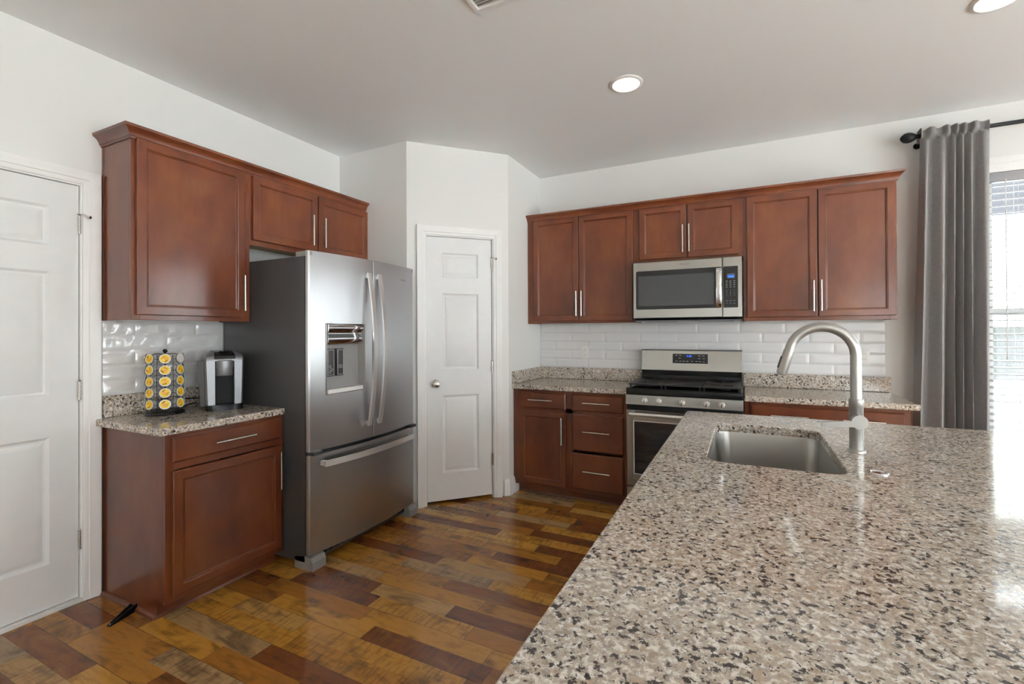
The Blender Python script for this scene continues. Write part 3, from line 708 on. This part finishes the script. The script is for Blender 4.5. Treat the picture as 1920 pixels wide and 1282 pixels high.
g.rings([[(x, y, z) for y, z in prof] for x in (dx0+.004, dx1-.004)], 'chrome'); g.build('dispenser_hood', ld, 'mirror chrome dispenser hood', ang=40)
for px, kind in ((-.305, 0), (-.235, 1)):
    g = G(); g.box(px-.026, px+.026, -.782, yb, 1.055, 1.215, 'dgrey', .003)
    a, b, c, d = px-.022, px+.022, 1.062, 1.208
    for q in ((a, b, c, c+.0015), (a, b, d-.0015, d), (a, a+.0015, c, d), (b-.0015, b, c, d)): g.box(q[0], q[1], -.7835, -.7822, q[2], q[3], 'icon')
    if kind == 0:
        for (ex, ez) in ((-.006, 1.112), (.006, 1.093), (-.006, 1.080)):
            g.tube([(px+ex+.007*math.cos(t_*PI/4), -.783, ez+.008*math.sin(t_*PI/4)) for t_ in range(9)], .0009, 'icon', 5)
    else:
        for ez in (1.102, 1.110, 1.118): g.tube([(px-.015+t_*.005, -.783, ez+.002*math.sin(t_*2)) for t_ in range(7)], .0009, 'icon', 5)
    g.build('dispenser_paddle', ld, 'grey paddle with pale ice symbols' if kind == 0 else 'grey paddle with pale water symbol')
g = G(); g.box(dx0+.004, dx1-.004, -.800, yb, dz0+.002, dz0+.026, 'white', .003); g.build('drip_tray', ld)
g = G(); g.prism(door_profile(.003, HW, rl=False, rr=True), ZD0, ZD1, 'steel_d'); rd = g.build('door', fr, 'right fridge door', ang=25)
g = G(); g.prism(door_profile(-HW, HW), .078, .628, 'steel_d'); fd = g.build('freezer_drawer', fr, ang=25)
def bow(parent, x, za, zb, horiz=False):
    g = G(); n = 20; rr = []
    for k in range(n+1):
        t = k/n; bulge = 4*t*(1-t)
        if not horiz:
            y = -.834-.050*bulge; z = za+(zb-za)*t; rr.append([(x-.014, y, z), (x+.014, y, z), (x+.014, y+.012, z), (x-.014, y+.012, z)])
        else:
            y = -.838-.040*bulge; xx = za+(zb-za)*t; rr.append([(xx, y, x-.016), (xx, y, x+.016), (xx, y+.012, x+.016), (xx, y+.012, x-.016)])
    g.rings(rr, 'hstl')
    for t in (0.02, .98):
        if not horiz: z = za+(zb-za)*t; g.box(x-.009, x+.009, -.836, -.800, z-.012, z+.012, 'hstl')
        else: xx = za+(zb-za)*t; g.box(xx-.012, xx+.012, -.836, -.792, x-.012, x+.012, 'hstl')
    g.build('handle', parent, 'pale curved bar handle', ang=40)
bow(ld, -.048, .728, 1.680); bow(rd, .042, .728, 1.680); bow(fd, .578, -.392, .372, True)
for a, b in ((-HW+.01, -HW+.09), (HW-.09, HW-.01)): g = G(); g.box(a, b, -.775, -.66, 1.736, 1.766, 'greypl', .006); g.build('hinge_cover', fr)
for a in (-HW+.01, HW-.075): g = G(); g.box(a, a+.065, -.80, -.752, .6285, .6475, 'dgrey', .003); g.build('middle_hinge', fr)
g = G(); g.box(-HW+.02, HW-.02, -.752, -.72, .03, .076, 'dgrey')
for k in range(16): g.box(-HW+.11+k*.045, -HW+.14+k*.045, -.7535, -.752, .045, .062, 'mblack')
g.build('toe_grille', fr)
for a in (-HW-.0, HW-.09):
    g = G(); poly = [(-.66, 0), (-.66, .06), (-.745, .075), (-.79, .07), (-.802, .045), (-.802, .0)]
    g.rings([[(x, y, z) for y, z in poly] for x in (a, a+.09)], 'greypl'); g.build('foot', fr, 'grey plastic foot cover', ang=25)
text('lettering', 'Whirlpool', .020, 'lprint', rd, (.30, fy(.30)-.0008, 1.672), (PI/2, 0, math.radians(-4)*-1))

# ------------------------------------------------------------------ range
rg = empty('gas_range', (2.549, 0, 0)); tag(rg, 'stainless steel gas range with black cooktop between the back counters', 'range')
w = .378
g = G(); g.box(-w, w, -.600, -.03, .03, .893, 'dgrey', .002); g.box(-w+.03, w-.03, -.58, -.1, 0, .03, 'mblack'); g.build('body', rg)
g = G(); g.box(-w, w, -.632, -.08, .893, .904, 'plastic', .003); g.box(-w, w, -.640, -.606, .856, .900, 'plastic', .008)
g.build('cooktop', rg, 'glossy black cooktop')
for a, b in ((-w+.012, -.128), (-.124, .124), (.128, w-.012)):
    g = G(); t = .013
    g.box(a, b, -.600, -.130, .922, .934, 'iron', .003); 
    for xx in (a+.006, b-.006-.012):
        for yy in (-.59, -.16): g.box(xx, xx+.012, yy, yy+.012, .904, .923, 'iron')
    c = (a+b)/2
    for yy in ((-.50, -.25) if abs(c) > .05 else (-.36,)):
        if abs(c) > .05:
            for k in range(4):
                for s in (-1, 1): g.box(c+s*.038-.030, c+s*.038+.030, yy-.05+k*.030, yy-.05+k*.030+.012, .9342, .9352, 'mblack')
        else: g.box(c-.03, c+.03, yy-.03, yy+.03, .9342, .9352, 'mblack')
    g.build('grate', rg, 'flat black cast-iron grate section')
for bx, by, br in ((-.25, -.47, .045), (-.25, -.22, .035), (0, -.35, .045), (.25, -.47, .05), (.25, -.22, .035)):
    g = G(); g.lathe([(br, 0), (br, .007), (br*.8, .012), (0, .013)], 'mblack', (bx, by, .904)); g.build('burner', rg)
# backguard
g = G(); g.rings([[(x, y, z) for y, z in ((-.135, .895), (-.105, .955), (-.105, .995), (-.03, .995), (-.03, .895))] for x in (-.369, .369)], 'plastic'); g.build('back_riser', rg, 'glossy black riser below the control panel', ang=20)
g = G(); g.rings([[(x, y, z) for y, z in ((-.105, .992), (-.085, 1.150), (-.03, 1.150), (-.03, .992))] for x in (-.370, .370)], 'steel')
g.rings([[(x, y, z) for y, z in ((-.090, 1.150), (-.088, 1.158), (-.028, 1.158), (-.028, 1.150))] for x in (-.372, .372)], 'dgrey'); bgd = g.build('backguard', rg, 'brushed steel backguard', ang=20)
sl = math.atan2(.02, .158); 
def bgp(z): return -.105+.02*(z-.992)/.158
g = G(); za, zb = 1.052, 1.126
g.rings([[(-.128, bgp(za)-.001, za), (.132, bgp(za)-.001, za), (.132, bgp(zb)-.001, zb), (-.128, bgp(zb)-.001, zb)], [(-.128, bgp(za)-.003, za), (.132, bgp(za)-.003, za), (.132, bgp(zb)-.003, zb), (-.128, bgp(zb)-.003, zb)]], 'bglass'); cp = g.build('control_panel', bgd, 'black touch control panel', smooth=False)
def disp(s, x, z, size, m): o_ = text('display_text', s, size, m, cp, (x, bgp(z)-.0036, z), (PI/2-sl*-1*-1, 0, 0), .0002); return o_
disp('4:48', -.006, 1.108, .022, 'blue')
for (x, z) in ((-.10, 1.113), (-.07, 1.113), (-.075, 1.092), (.070, 1.113), (.10, 1.113), (.07, 1.090), (.102, 1.090), (-.10, 1.068), (-.07, 1.068), (-.045, 1.068), (-.018, 1.068), (.018, 1.068), (.05, 1.068), (.075, 1.068), (.102, 1.066)):
    pass
g = G()
for (x, z) in ((-.10, 1.113), (-.07, 1.113), (-.075, 1.092), (.070, 1.113), (.10, 1.113), (.07, 1.090), (.102, 1.090), (-.10, 1.068), (-.07, 1.068), (-.045, 1.068), (-.018, 1.068), (.018, 1.068), (.05, 1.068), (.075, 1.068), (.102, 1.066)):
    g.box(x-.008, x+.008, bgp(z)-.0040, bgp(z)-.0034, z-.0022, z+.0022, 'lprint')
g.build('keypad_print', cp, smooth=False)
# front control panel
g = G(); g.rings([[(x, y, z) for y, z in ((-.600, .783), (-.628, .783), (-.645, .790), (-.640, .856), (-.60, .858))] for x in (-w, w)], 'steel'); fp = g.build('knob_panel', rg, 'brushed steel strip with knobs', ang=20)
for kx in (-.246, -.152, .002, .158, .250):
    g = G(); ax = (0, -1, .06); c = (kx, -.643, .821)
    g.lathe([(.0215, 0), (.0215, .004), (.018, .008), (.0175, .024), (.014, .028), (0, .0285)], 'hstl', c, ax, 24)
    g.box(kx-.004, kx+.004, -.676, -.650, .806, .838, 'chrome', .002); g.build('knob', fp, 'round silver burner knob')
g = G(); g.box(-w+.004, w-.004, -.618, -.60, .752, .783, 'mblack')
g.build('door_gap', rg)
g = G(); g.nested(-w+.002, w-.002, .212, .750, [(0, -.60), (0, -.634), (.004, -.640), (.049, -.640), (.050, -.638)], 'steel'); 
od = g.build('oven_door', rg, 'stainless oven door', ang=25)
g = G(); g.nested(-.326, .326, .296, .676, [(0, -.639), (0, -.6425), (.005, -.6428), (.006, -.6415)], 'hstl', False, False); g.build('window_rim', od)
g = G(); g.nested(-.322, .322, .300, .672, [(0, -.639), (0, -.6418)], 'bglass'); g.build('oven_window', od, 'black oven door glass', smooth=False)
g = G(); g.tube([(-.345+.69*k/12, -.690-.006*math.sin(PI*k/12), .728) for k in range(13)], .0135, 'hstl', 14)
for s in (-1, 1): g.box(s*.33-.014, s*.33+.014, -.688, -.640, .716, .740, 'hstl', .004)
g.build('handle', od, 'polished bar handle')
g = G(); g.nested(-w+.002, w-.002, .045, .198, [(0, -.60), (0, -.632), (.004, -.638), (.01, -.638)], 'steel'); g.build('storage_drawer', rg, ang=25)

# ------------------------------------------------------------------ microwave
mw = empty('microwave', (2.549, 0, 1.404)); tag(mw, 'stainless over-the-range microwave under the short wall cabinet', 'microwave')
g = G(); g.box(-.376, .376, -.350, -.004, .0, .428, 'dgrey', .002); g.build('body', mw)
g = G(); g.rings([[(x, y, z) for y, z in ((-.375, 0), (-.355, -.016), (-.30, -.026), (-.02, -.022), (-.004, 0))] for x in (-.365, .372)], 'plastic')
for s in (-.2, .2): g.box(s-.12, s+.12, -.28, -.08, -.0285, -.0262, 'greypl')
g.build('vent_base', mw, ang=20)
g = G(); fx0, fx1, fz0, fz1 = -.376, .250, 0, .422
g.nested(fx0, fx1, fz0, fz1, [(0, -.350), (0, -.384), (.004, -.390), (.010, -.390)], 'steel')
md = g.build('door', mw, 'brushed steel microwave door', ang=25)
g = G()
def rrect(x0, x1, z0, z1, r, y, n=6):
    pts = []
    for (cx, cz, a0) in ((x1-r, z1-r, 0), (x0+r, z1-r, PI/2), (x0+r, z0+r, PI), (x1-r, z0+r, 1.5*PI)):
        for k in range(n+1): a = a0+PI/2*k/n; pts.append((cx+r*math.cos(a), y, cz+r*math.sin(a)))
    return pts
g.rings([rrect(-.353, .247, .066, .356, .012, -.389), rrect(-.353, .247, .066, .356, .012, -.3915)], 'bglass'); g.build('door_glass', md, 'black glass microwave window', smooth=False)
g = G(); g.rings([rrect(-.335, .195, .092, .318, .004, -.3915), rrect(-.335, .195, .092, .318, .004, -.3920)], 'mglass'); g.build('window_screen', md, 'grey see-through window mesh', smooth=False)
g = G(); g.rings([[(x, -.392-.026*math.sin(PI*min(1, max(0, t_)))**.5 if 0 < t_ < 1 else -.392, z) for x, dy in ((.208, 0),)]*1 for t_, z in ((0, 0),)], 'steel') if False else None
rr = []
for k in range(17):
    t = k/16; y = -.396-.022*math.sin(PI*t)**.6 if 0 < t < 1 else -.394; z = .072+.276*t
    rr.append([(.210, y+.003, z), (.216, y, z), (.240, y, z), (.246, y+.003, z), (.246, y+.010, z), (.210, y+.010, z)])
g.rings(rr, 'chrome'); g.build('handle', md, 'curved shiny handle', ang=40)
text('lettering', 'Whirlpool', .0165, 'dprint', md, (-.002, -.3908, .392))
g = G(); g.nested(.252, .376, 0, .422, [(0, -.350), (0, -.384), (.003, -.390), (.006, -.390)], 'steel'); pn = g.build('control_panel', mw, 'steel and black control panel', ang=25)
g = G(); g.rings([rrect(.256, .350, .066, .356, .006, -.389), rrect(.256, .350, .066, .356, .006, -.3915)], 'bglass'); g.build('panel_glass', pn, smooth=False)
g = G(); g.box(.280, .330, -.3922, -.3914, .272, .304, 'dim'); g.box(.287, .324, -.3926, -.3920, .277, .291, 'blue'); g.build('display', pn, 'blue lit display', smooth=False)
g = G()
for r_, z in enumerate((.252, .238, .224, .210, .188, .176, .164, .152, .114, .096)):
    for c_ in (.278, .302, .326):
        hw = .006 if r_ < 4 or r_ > 7 else .0022; g.box(c_-hw, c_+hw, -.3922, -.3914, z-.0018, z+.0018, 'lprint')
g.build('keypad_print', pn, smooth=False)

# ------------------------------------------------------------------ island
IX0, IX1, IY1, IY0, ZI = 2.664, 4.30, -1.405, -3.74, .895
isl = empty('island_cabinet', (IX0, IY1, 0)); tag(isl, 'cherry island cabinet under the large granite top', 'cabinet')
g = G(); yy0 = IY0-IY1+.03
g.box(.05, .90, -.22, -.03, .09, ZI-.038, 'wood'); g.box(.05, .90, yy0, -1.01, .09, ZI-.038, 'wood')
g.box(.05, .07, -1.01, -.22, .09, ZI-.038, 'wood'); g.box(.62, .90, -1.01, -.22, .09, ZI-.038, 'wood'); g.box(.07, .62, -1.01, -.22, .09, .11, 'wood')
g.build('carcass', isl)
g = G(); g.box(.12, .88, yy0+.04, -.05, 0, .09, 'wood'); g.build('toe_kick', isl)
for k in range(4):
    a = yy0+.02+k*(-yy0-.06)/4; b = a+(-yy0-.06)/4-.01
    g = G(); g.nested(-b, -a, .12, .80, [(0, 0), (0, -.015), (.0035, -DT), (.040, -DT), (.046, -.011)], 'wood'); o_ = g.build('door', isl, ang=25)
    o_.location = (.05, 0, 0); o_.rotation_euler = (0, 0, -PI/2)
    pull(o_, -b+.03, .65, True)

def rr2(x0, x1, y0, y1, r, n=8):
    pts = []
    for (cx, cy, a0) in ((x1-r, y1-r, 0), (x0+r, y1-r, PI/2), (x0+r, y0+r, PI), (x1-r, y0+r, 1.5*PI)):
        for k in range(n+1): a = a0+PI/2*k/n; pts.append((cx+r*math.cos(a), cy+r*math.sin(a)))
    return pts
SX0, SX1, SY0, SY1 = 2.820, 3.205, -2.350, -1.685
g = G(); i = g.mi('granite'); b = .004
outer = rr2(IX0, IX1, IY0, IY1, .008, 3); hole = rr2(SX0, SX1, SY0, SY1, .055, 8)
def loop(pts, z): return [g.bm.verts.new((x, y, z)) for x, y in pts]
def ring(A, B):
    for k in range(len(A)): g.bm.faces.new((A[k], A[(k+1) % len(A)], B[(k+1) % len(A)], B[k]))
o0 = loop(rr2(IX0+b, IX1-b, IY0+b, IY1-b, .006, 3), ZI); o1 = loop(rr2(IX0+.001, IX1-.001, IY0+.001, IY1-.001, .007, 3), ZI-.0012); o2 = loop(outer, ZI-b); o3 = loop(outer, ZI-.035)
h0 = loop(rr2(SX0-.003, SX1+.003, SY0-.003, SY1+.003, .058, 8), ZI); h1 = loop(hole, ZI-.003); h2 = loop(hole, ZI-.035)
ring(o0, o1); ring(o1, o2); ring(o2, o3); ring(h0, h1); ring(h1, h2)
for A, B in ((o0, h0), (o3, h2)):
    es = []
    for L_ in (A, B):
        for k in range(len(L_)):
            e = g.bm.edges.get((L_[k], L_[(k+1) % len(L_)])) or g.bm.edges.new((L_[k], L_[(k+1) % len(L_)])); es.append(e)
    bmesh.ops.triangle_fill(g.bm, edges=es, use_beauty=True)
tag(g.build('island_countertop', ang=12), 'large speckled beige granite island top with sink cutout', 'countertop')

g = G(); z1s = ZI-.0355; prof = [(.006, 0), (.006, -.0), (.0, -.0), (-.0, -.004), (-.006, -.14), (-.012, -.172), (-.028, -.192), (-.05, -.198)]
def sk(off, dz, r): return [(x, y, z1s+dz) for x, y in rr2(SX0-off, SX1+off, SY0-off, SY1+off, r, 8)]
R_ = [sk(.018, -.001, .07), sk(.018, 0, .07), sk(.003, 0, .058), sk(.002, -.004, .057), sk(-.006, -.15, .052), sk(-.014, -.182, .05), sk(-.030, -.197, .045), sk(-.055, -.200, .04), sk(-.12, -.203, .03)]
g.rings(R_, 'sink', False, True)
sn = tag(g.build('sink', ang=50), 'undermount stainless steel sink basin set in the granite island', 'sink')
g = G(); g.lathe([(.055, 0), (.055, .003), (.045, .004), (.040, .0), (.038, -.006), (0, -.006)], 'chrome', ((SX0+SX1)/2, (SY0+SY1)/2, z1s-.2025), n=28); g.build('drain', sn)

# faucet
fx, fyy = 3.277, -2.017
fc = empty('faucet', (fx, fyy, ZI)); tag(fc, 'brushed nickel gooseneck pull-down faucet on the granite island', 'faucet')
g = G(); e_ = [(1.0, 0), (1.0, .004), (.95, .007)]
g.rings([[(.026*k_*math.cos(t_*PI/16), .036*k_*math.sin(t_*PI/16), z_) for t_ in range(32)] for k_, z_ in e_], 'faucet'); g.build('base_plate', fc)
g = G(); g.lathe([(.0205, .006), (.0205, .150), (.0215, .152), (.0215, .176), (.0195, .179)], 'faucet', n=28); g.build('faucet_body', fc)
R_a, zc_ = .0985, .327; pth = [(0, 0, .176), (0, 0, .22), (0, 0, .27), (0, 0, zc_)]
for k in range(1, 23): a = math.radians(k*163/22); pth.append((-R_a+R_a*math.cos(a), 0, zc_+R_a*math.sin(a)))
a = math.radians(163); dv = Vector((-math.sin(a), 0, math.cos(a))); e0 = Vector(pth[-1]); pth.append(tuple(e0+dv*.012))
g = G(); g.tube(pth, .0165, 'faucet', 20); g.build('gooseneck_spout', fc)
e1 = Vector(pth[-1]); g = G(); g.tube([e1, e1+dv*.003, e1+dv*.004, e1+dv*.085, e1+dv*.092], [.0166, .0166, .0178, .0178, .0160], 'faucet', 20); g.lathe([(.013, 0), (.013, .002)], 'mblack', e1+dv*.0915, dv, 16); sh = g.build('spray_head', fc)
g = G(); nrm = Vector((-1, 0, -.25)).normalized(); pc = e1+dv*.045+Vector((-.0165, -.004, -.002)); g.tube([pc-dv*.024, pc-dv*.02, pc+dv*.02, pc+dv*.024], [.002, .0055, .0055, .002], 'dgrey', 10); g.build('spray_button', sh)
g = G(); hz_ = .106; g.tube([(0, -.012, hz_), (.002, -.042, hz_), (.002, -.0475, hz_)], [.020, .0235, .0235], 'faucet', 24)
rr = []
for k in range(9):
    t = k/8; x = .012-.118*t; hh = .0135*(1-.18*t); th = .006-.001*t; zz = hz_-.004-.012*t
    rr.append([(x, -.0465, zz-hh*.8), (x, -.0465, zz+hh*.8), (x, -.0465+th*2, zz+hh*.8), (x, -.0465+th*2, zz-hh*.8)])
g.rings(rr, 'faucet'); g.build('lever_handle', fc, 'flat side lever', ang=40)

g = G(); g.lathe([(.0245, 0), (.0245, .002), (.022, .005), (.019, .0052), (.0165, .003), (.0160, .0035), (0, .0055)], 'chrome', n=28)
tag(place(g.build('sink_button'), (3.280, -2.290, ZI)), 'small round chrome button flush in the granite beside the faucet', 'button')

# ------------------------------------------------------------------ pod carousel
RC = Vector((.157, -2.552)); RZ = ZC1
faz = math.atan2(CAM.y-RC.y, CAM.x-RC.x)
rk = empty('pod_rack', (RC.x, RC.y, RZ), faz); tag(rk, 'black wire carousel rack holding yellow coffee pods', 'rack')
g = G(); g.lathe([(.085, 0), (.088, .004), (.086, .012), (.078, .020), (.02, .022), (0, .022)], 'plastic', n=40); g.build('base', rk, 'round black rotating base')
g = G(); g.tube([(0, 0, .02), (0, 0, .325)], .0035, 'mblack', 10); g.build('pole', rk)
g = G(); g.lathe([(.002, 0), (.008, .003), (.0115, .011), (.008, .019), (0, .0225)], 'mblack', (0, 0, .322), n=20); g.build('finial', rk)
TZ = [.057+k*.0592 for k in range(5)]; NC = 7
for tz in TZ:
    g = G()
    for c in range(NC):
        a = 2*PI*c/NC; d = Vector((math.cos(a), math.sin(a), 0)); q = Vector((-math.sin(a), math.cos(a), 0)); cc = d*.078+Vector((0, 0, tz))
        up = Vector((0, 0, 1))
        g.tube([cc+q*.0262*math.cos(t_*PI/8)+up*.0262*math.sin(t_*PI/8) for t_ in range(17)], .0011, 'mblack', 5)
        a2 = a+2*PI/NC; p0 = cc+q*.0262; d2 = Vector((math.cos(a2), math.sin(a2), 0)); q2 = Vector((-math.sin(a2), math.cos(a2), 0)); p1 = d2*.078+Vector((0, 0, tz))-q2*.0262
        pm = (p0+p1)/2; pm += pm.xy.normalized().to_3d()*.006 if pm.xy.length > 0 else Vector(); g.tube([p0, pm, p1], .0011, 'mblack', 5)
    g.build('wire_tier', rk)
g = G()
for c in range(NC):
    a = 2*PI*(c+.5)/NC; g.tube([(math.cos(a)*.074, math.sin(a)*.074, .02), (math.cos(a)*.080, math.sin(a)*.080, .18), (math.cos(a)*.074, math.sin(a)*.074, .315), (.003*math.cos(a), .003*math.sin(a), .320)], .0012, 'mblack', 5)
g.build('wire_uprights', rk)
# one pod, then copies
def make_pod(white=False):
    r = empty('coffee_pod')
    g = G(); g.lathe([(.0175, 0), (.0182, .002), (.0225, .040), (.0245, .041), (.0252, .0435)], 'cup', axis=(1, 0, 0), n=24); g.build('cup', r)
    g = G(); g.lathe([(.0252, .0436), (.0252, .0446), (.0, .0447)], 'foil', axis=(1, 0, 0), n=28)
    if not white:
        g.lathe([(.0205, .0446), (.0205, .04495), (0, .04500)], 'yellow', axis=(1, 0, 0), n=28)
        g.box(.0450, .0452, -.013, .004, -.014, -.0095, 'brown'); g.box(.0450, .0452, -.004, .011, -.006, .004, 'orange'); g.box(.0450, .0452, -.012, .006, .008, .0105, 'brown')
    g.build('lid', r, 'plain silver lid' if white else 'yellow printed lid'); return r
pods = [make_pod(False), make_pod(True)]; used = [False, False]
rown = ['top', 'second', 'third', 'fourth', 'bottom']; coln = {-1: 'left', 0: 'middle', 1: 'right', 2: 'far right', -2: 'far left'}
for c in (-2, -1, 0, 1, 2):
    for ri in range(5):
        if c == -2 and ri in (): continue
        wht = 1 if (c == 1 and ri == 0) else 0
        if not used[wht]: o_ = pods[wht]; used[wht] = True
        else: o_ = copy_tree(pods[wht])
        a = faz+2*PI*c/NC; tz = TZ[4-ri]; tilt = math.radians(8)
        dirv = Vector((math.cos(a)*math.cos(tilt), math.sin(a)*math.cos(tilt), math.sin(tilt)))
        tip = Vector((RC.x+math.cos(a)*.0835, RC.y+math.sin(a)*.0835, RZ+tz+.002)); o_.location = tip-dirv*.0446
        o_.rotation_euler = (random.uniform(0, 6) if False else 0, -tilt, a)
        rl = random.uniform(-2.6, 2.6)
        for ch in o_.children: ch.rotation_euler = (rl, 0, 0)
        nm = ('single silver-lidded' if wht else 'yellow-lidded')
        if wht: lab = 'silver-lidded coffee pod without yellow label, top right of the wire rack'
        elif abs(c) == 2: lab = f'edge-on coffee pod in the {coln[c]} column of the wire rack, {rown[ri]} row'
        else: lab = f'yellow-lidded coffee pod in the {coln[c]} column of the wire rack, {rown[ri]} row'
        tag(o_, lab, 'coffee pod', 'coffee pods on the wire carousel')

# ------------------------------------------------------------------ coffee maker
km = empty('coffee_maker', (.318, -2.337, ZC1), PI/2-math.radians(25)); tag(km, 'silver and black single-serve coffee maker beside the refrigerator', 'coffee maker')
# local: x right, -y front
hw = .0925
g = G()
def cross(z, s, yfr, ybk): return [(-hw*s, yfr+.012, z), (-hw*s+.012, yfr, z), (hw*s-.012, yfr, z), (hw*s, yfr+.012, z), (hw*s, ybk, z), (-hw*s, ybk, z)]
g.rings([cross(.010, .90, .045, .185), cross(.15, .96, .045, .19), cross(.285, 1.0, .04, .195)], 'mblack'); g.build('body', km, 'black rear housing')
for s in (-1, 1):
    g = G(); inx = .046
    def col(z, k, yf_): xo = hw*k; xi = inx; return [(s*xi, yf_, z), (s*(xo-.008), yf_+.004, z), (s*xo, yf_+.014, z), (s*xo, .15, z), (s*(xo-.006), .15, z), (s*(xi), .06, z)]
    g.rings([col(.030, .93, -.012), col(.15, .97, -.008), col(.272, 1.01, -.004)], 'silver'); g.build('side_column', km, 'tall silver side column', ang=30)
g = G(); g.rings([[(x, y, z) for x, y in ((-inx, .058), (inx, .058), (inx, .070), (-inx, .070))] for z in (.03, .20)], 'mblack'); g.build('cup_bay', km)
g = G(); g.rings([[(hw*.94*k_*math.copysign(abs(math.cos(t_*PI/20))**.6, math.cos(t_*PI/20)), (-.010 if math.sin(t_*PI/20) > 0 else .10)-.028*math.sin(t_*PI/20)*(1 if math.sin(t_*PI/20) > 0 else -.0), z) for t_ in range(40)] for k_, z in ((1, 0), (1, .026), (.96, .031))], 'plastic'); g.build('drip_tray', km, 'glossy black drip tray', ang=30)
g = G(); g.lathe([(.040, .190), (.0415, .193), (.0425, .235), (.0445, .236), (.0450, .272), (.042, .276)], 'silver', (0, .012, 0), n=36); g.build('brew_head', km, 'steel cylindrical brew head')
g = G()
def dome(z, s, yf_, yb_): 
    return [(-hw*s, yf_+.03, z), (-hw*s*.9, yf_+.010, z), (-hw*s*.5, yf_, z), (hw*s*.5, yf_, z), (hw*s*.9, yf_+.010, z), (hw*s, yf_+.03, z), (hw*s, yb_, z), (-hw*s, yb_, z)]
g.rings([dome(.272, 1.02, -.012, .195), dome(.285, 1.03, -.012, .197), dome(.302, .97, -.002, .19), dome(.314, .80, .02, .18), dome(.318, .6, .04, .16)], 'silver'); g.build('lid', km, 'silver domed top', ang=40)
g = G(); g.rings([[(-.050*k_, y0_, z_), (.050*k_, y0_, z_), (.062*k_, .17, z_+.004), (-.062*k_, .17, z_+.004)] for k_, y0_, z_ in ((1, -.018, .283), (1.0, -.014, .300), (.9, .03, .318), (.7, .05, .323))], 'plastic', True, True); g.build('lid_handle', km, 'black lid and handle', ang=40)
g = G(); g.lathe([(.022, 0), (.024, .003), (.020, .006), (.0, .005)], 'chrome', (.0, .045, .322), n=24); g.build('button_ring', km)
g = G(); g.rings([[(-hw*k_-.022, .06, z_), (-hw*k_-.001, .045, z_), (-hw*k_-.001, .17, z_), (-hw*k_-.022, .16, z_)] for k_, z_ in ((.93, .02), (1, .268))], 'smoke'); g.build('water_tank', km, 'smoky clear water tank', ang=30)
g = G(); pth = [(.10, -2.33, ZC1+.05), (.06, -2.41, ZC1+.055), (.045, -2.45, ZC1+.03), (.04, -2.50, ZC1+.008), (.07, -2.44, ZC1+.006), (.085, -2.40, ZC1+.02), (.10, -2.36, ZC1+.03)]
g.tube(pth, .0035, 'mblack', 8); tag(g.build('power_cord'), 'black power cord between the pod rack and the coffee maker', 'cord')

# ------------------------------------------------------------------ things on the floor / ceiling
ds = empty('door_wedge', (.345, -2.822, 0.0), math.atan2(.109, -.041)); tag(ds, 'black plastic wedge lying on the floor by the left base cabinet', 'wedge')
g = G(); L_ = .118
g.rings([[(-L_/2-.006, -.009, 0), (-L_/2-.006, .009, 0), (-L_/2-.006, .008, .004), (-L_/2-.006, -.008, .004)], [(L_/2, -.019, 0), (L_/2, .019, 0), (L_/2, .017, .026), (L_/2, -.017, .026)]], 'plastic')
for q_ in (-1, 1): g.rings([[(-L_/2, q_*.004, .004), (-L_/2, q_*.008, .004), (-L_/2, q_*.008, .0075), (-L_/2, q_*.004, .0075)], [(L_/2, q_*.011, .026), (L_/2, q_*.017, .026), (L_/2, q_*.017, .031), (L_/2, q_*.011, .031)]], 'plastic')
g.build('wedge_body', ds); g = G(); g.lathe([(.0045, 0), (.0045, .0025), (.002, .004)], 'chrome', (-L_/2+.004, 0, .004), n=12); g.build('rivet', ds)

def downlight(x, y, label):
    r = empty('recessed_light', (x, y, H)); tag(r, label, 'ceiling light', 'recessed ceiling lights')
    g = G(); g.lathe([(.094, 0), (.094, -.003), (.088, -.007), (.076, -.009), (.074, -.004), (.074, 0)], 'trim', n=40, cap=False); g.build('trim_ring', r)
    g = G(); g.lathe([(.0745, -.0035), (.06, -.0065), (.0, -.008)], 'lens', n=40, cap=False); g.build('lens', r, 'glowing lens')
downlight(2.333, -1.292, 'glowing round recessed light above the range side of the kitchen')
downlight(3.925, -1.268, 'glowing round recessed light at the top right corner of the ceiling')

cv = empty('ceiling_vent', (1.871, -2.181, H)); tag(cv, 'white louvered air vent at the top edge of the ceiling', 'vent')
g = G(); WV, LV = .36, .20   # extends +x and -y
g.rings([[(x, y, z) for x, y in ((a, -a), (WV-a, -a), (WV-a, -LV+a), (a, -LV+a))] for a, z in ((0, 0), (0, -.004), (.004, -.008), (.022, -.010), (.026, -.004), (.026, -.001))], 'trim', False, False); g.build('vent_frame', cv)
g = G(); g.box(.024, WV-.024, -LV+.024, -.024, -.0012, -.0002, 'greypl'); g.build('vent_backing', cv)
g = G()
for k in range(9):
    yy = -.034-k*.0165; b = bmesh.new(); bmesh.ops.create_cube(b, size=1); bmesh.ops.scale(b, vec=(WV-.052, .013, .0012), verts=b.verts)
    g.add(b, 'trim', Matrix.Translation((WV/2, yy, -.006)) @ Matrix.Rotation(math.radians(35), 4, 'X'))
g.build('vent_louvers', cv, smooth=False)
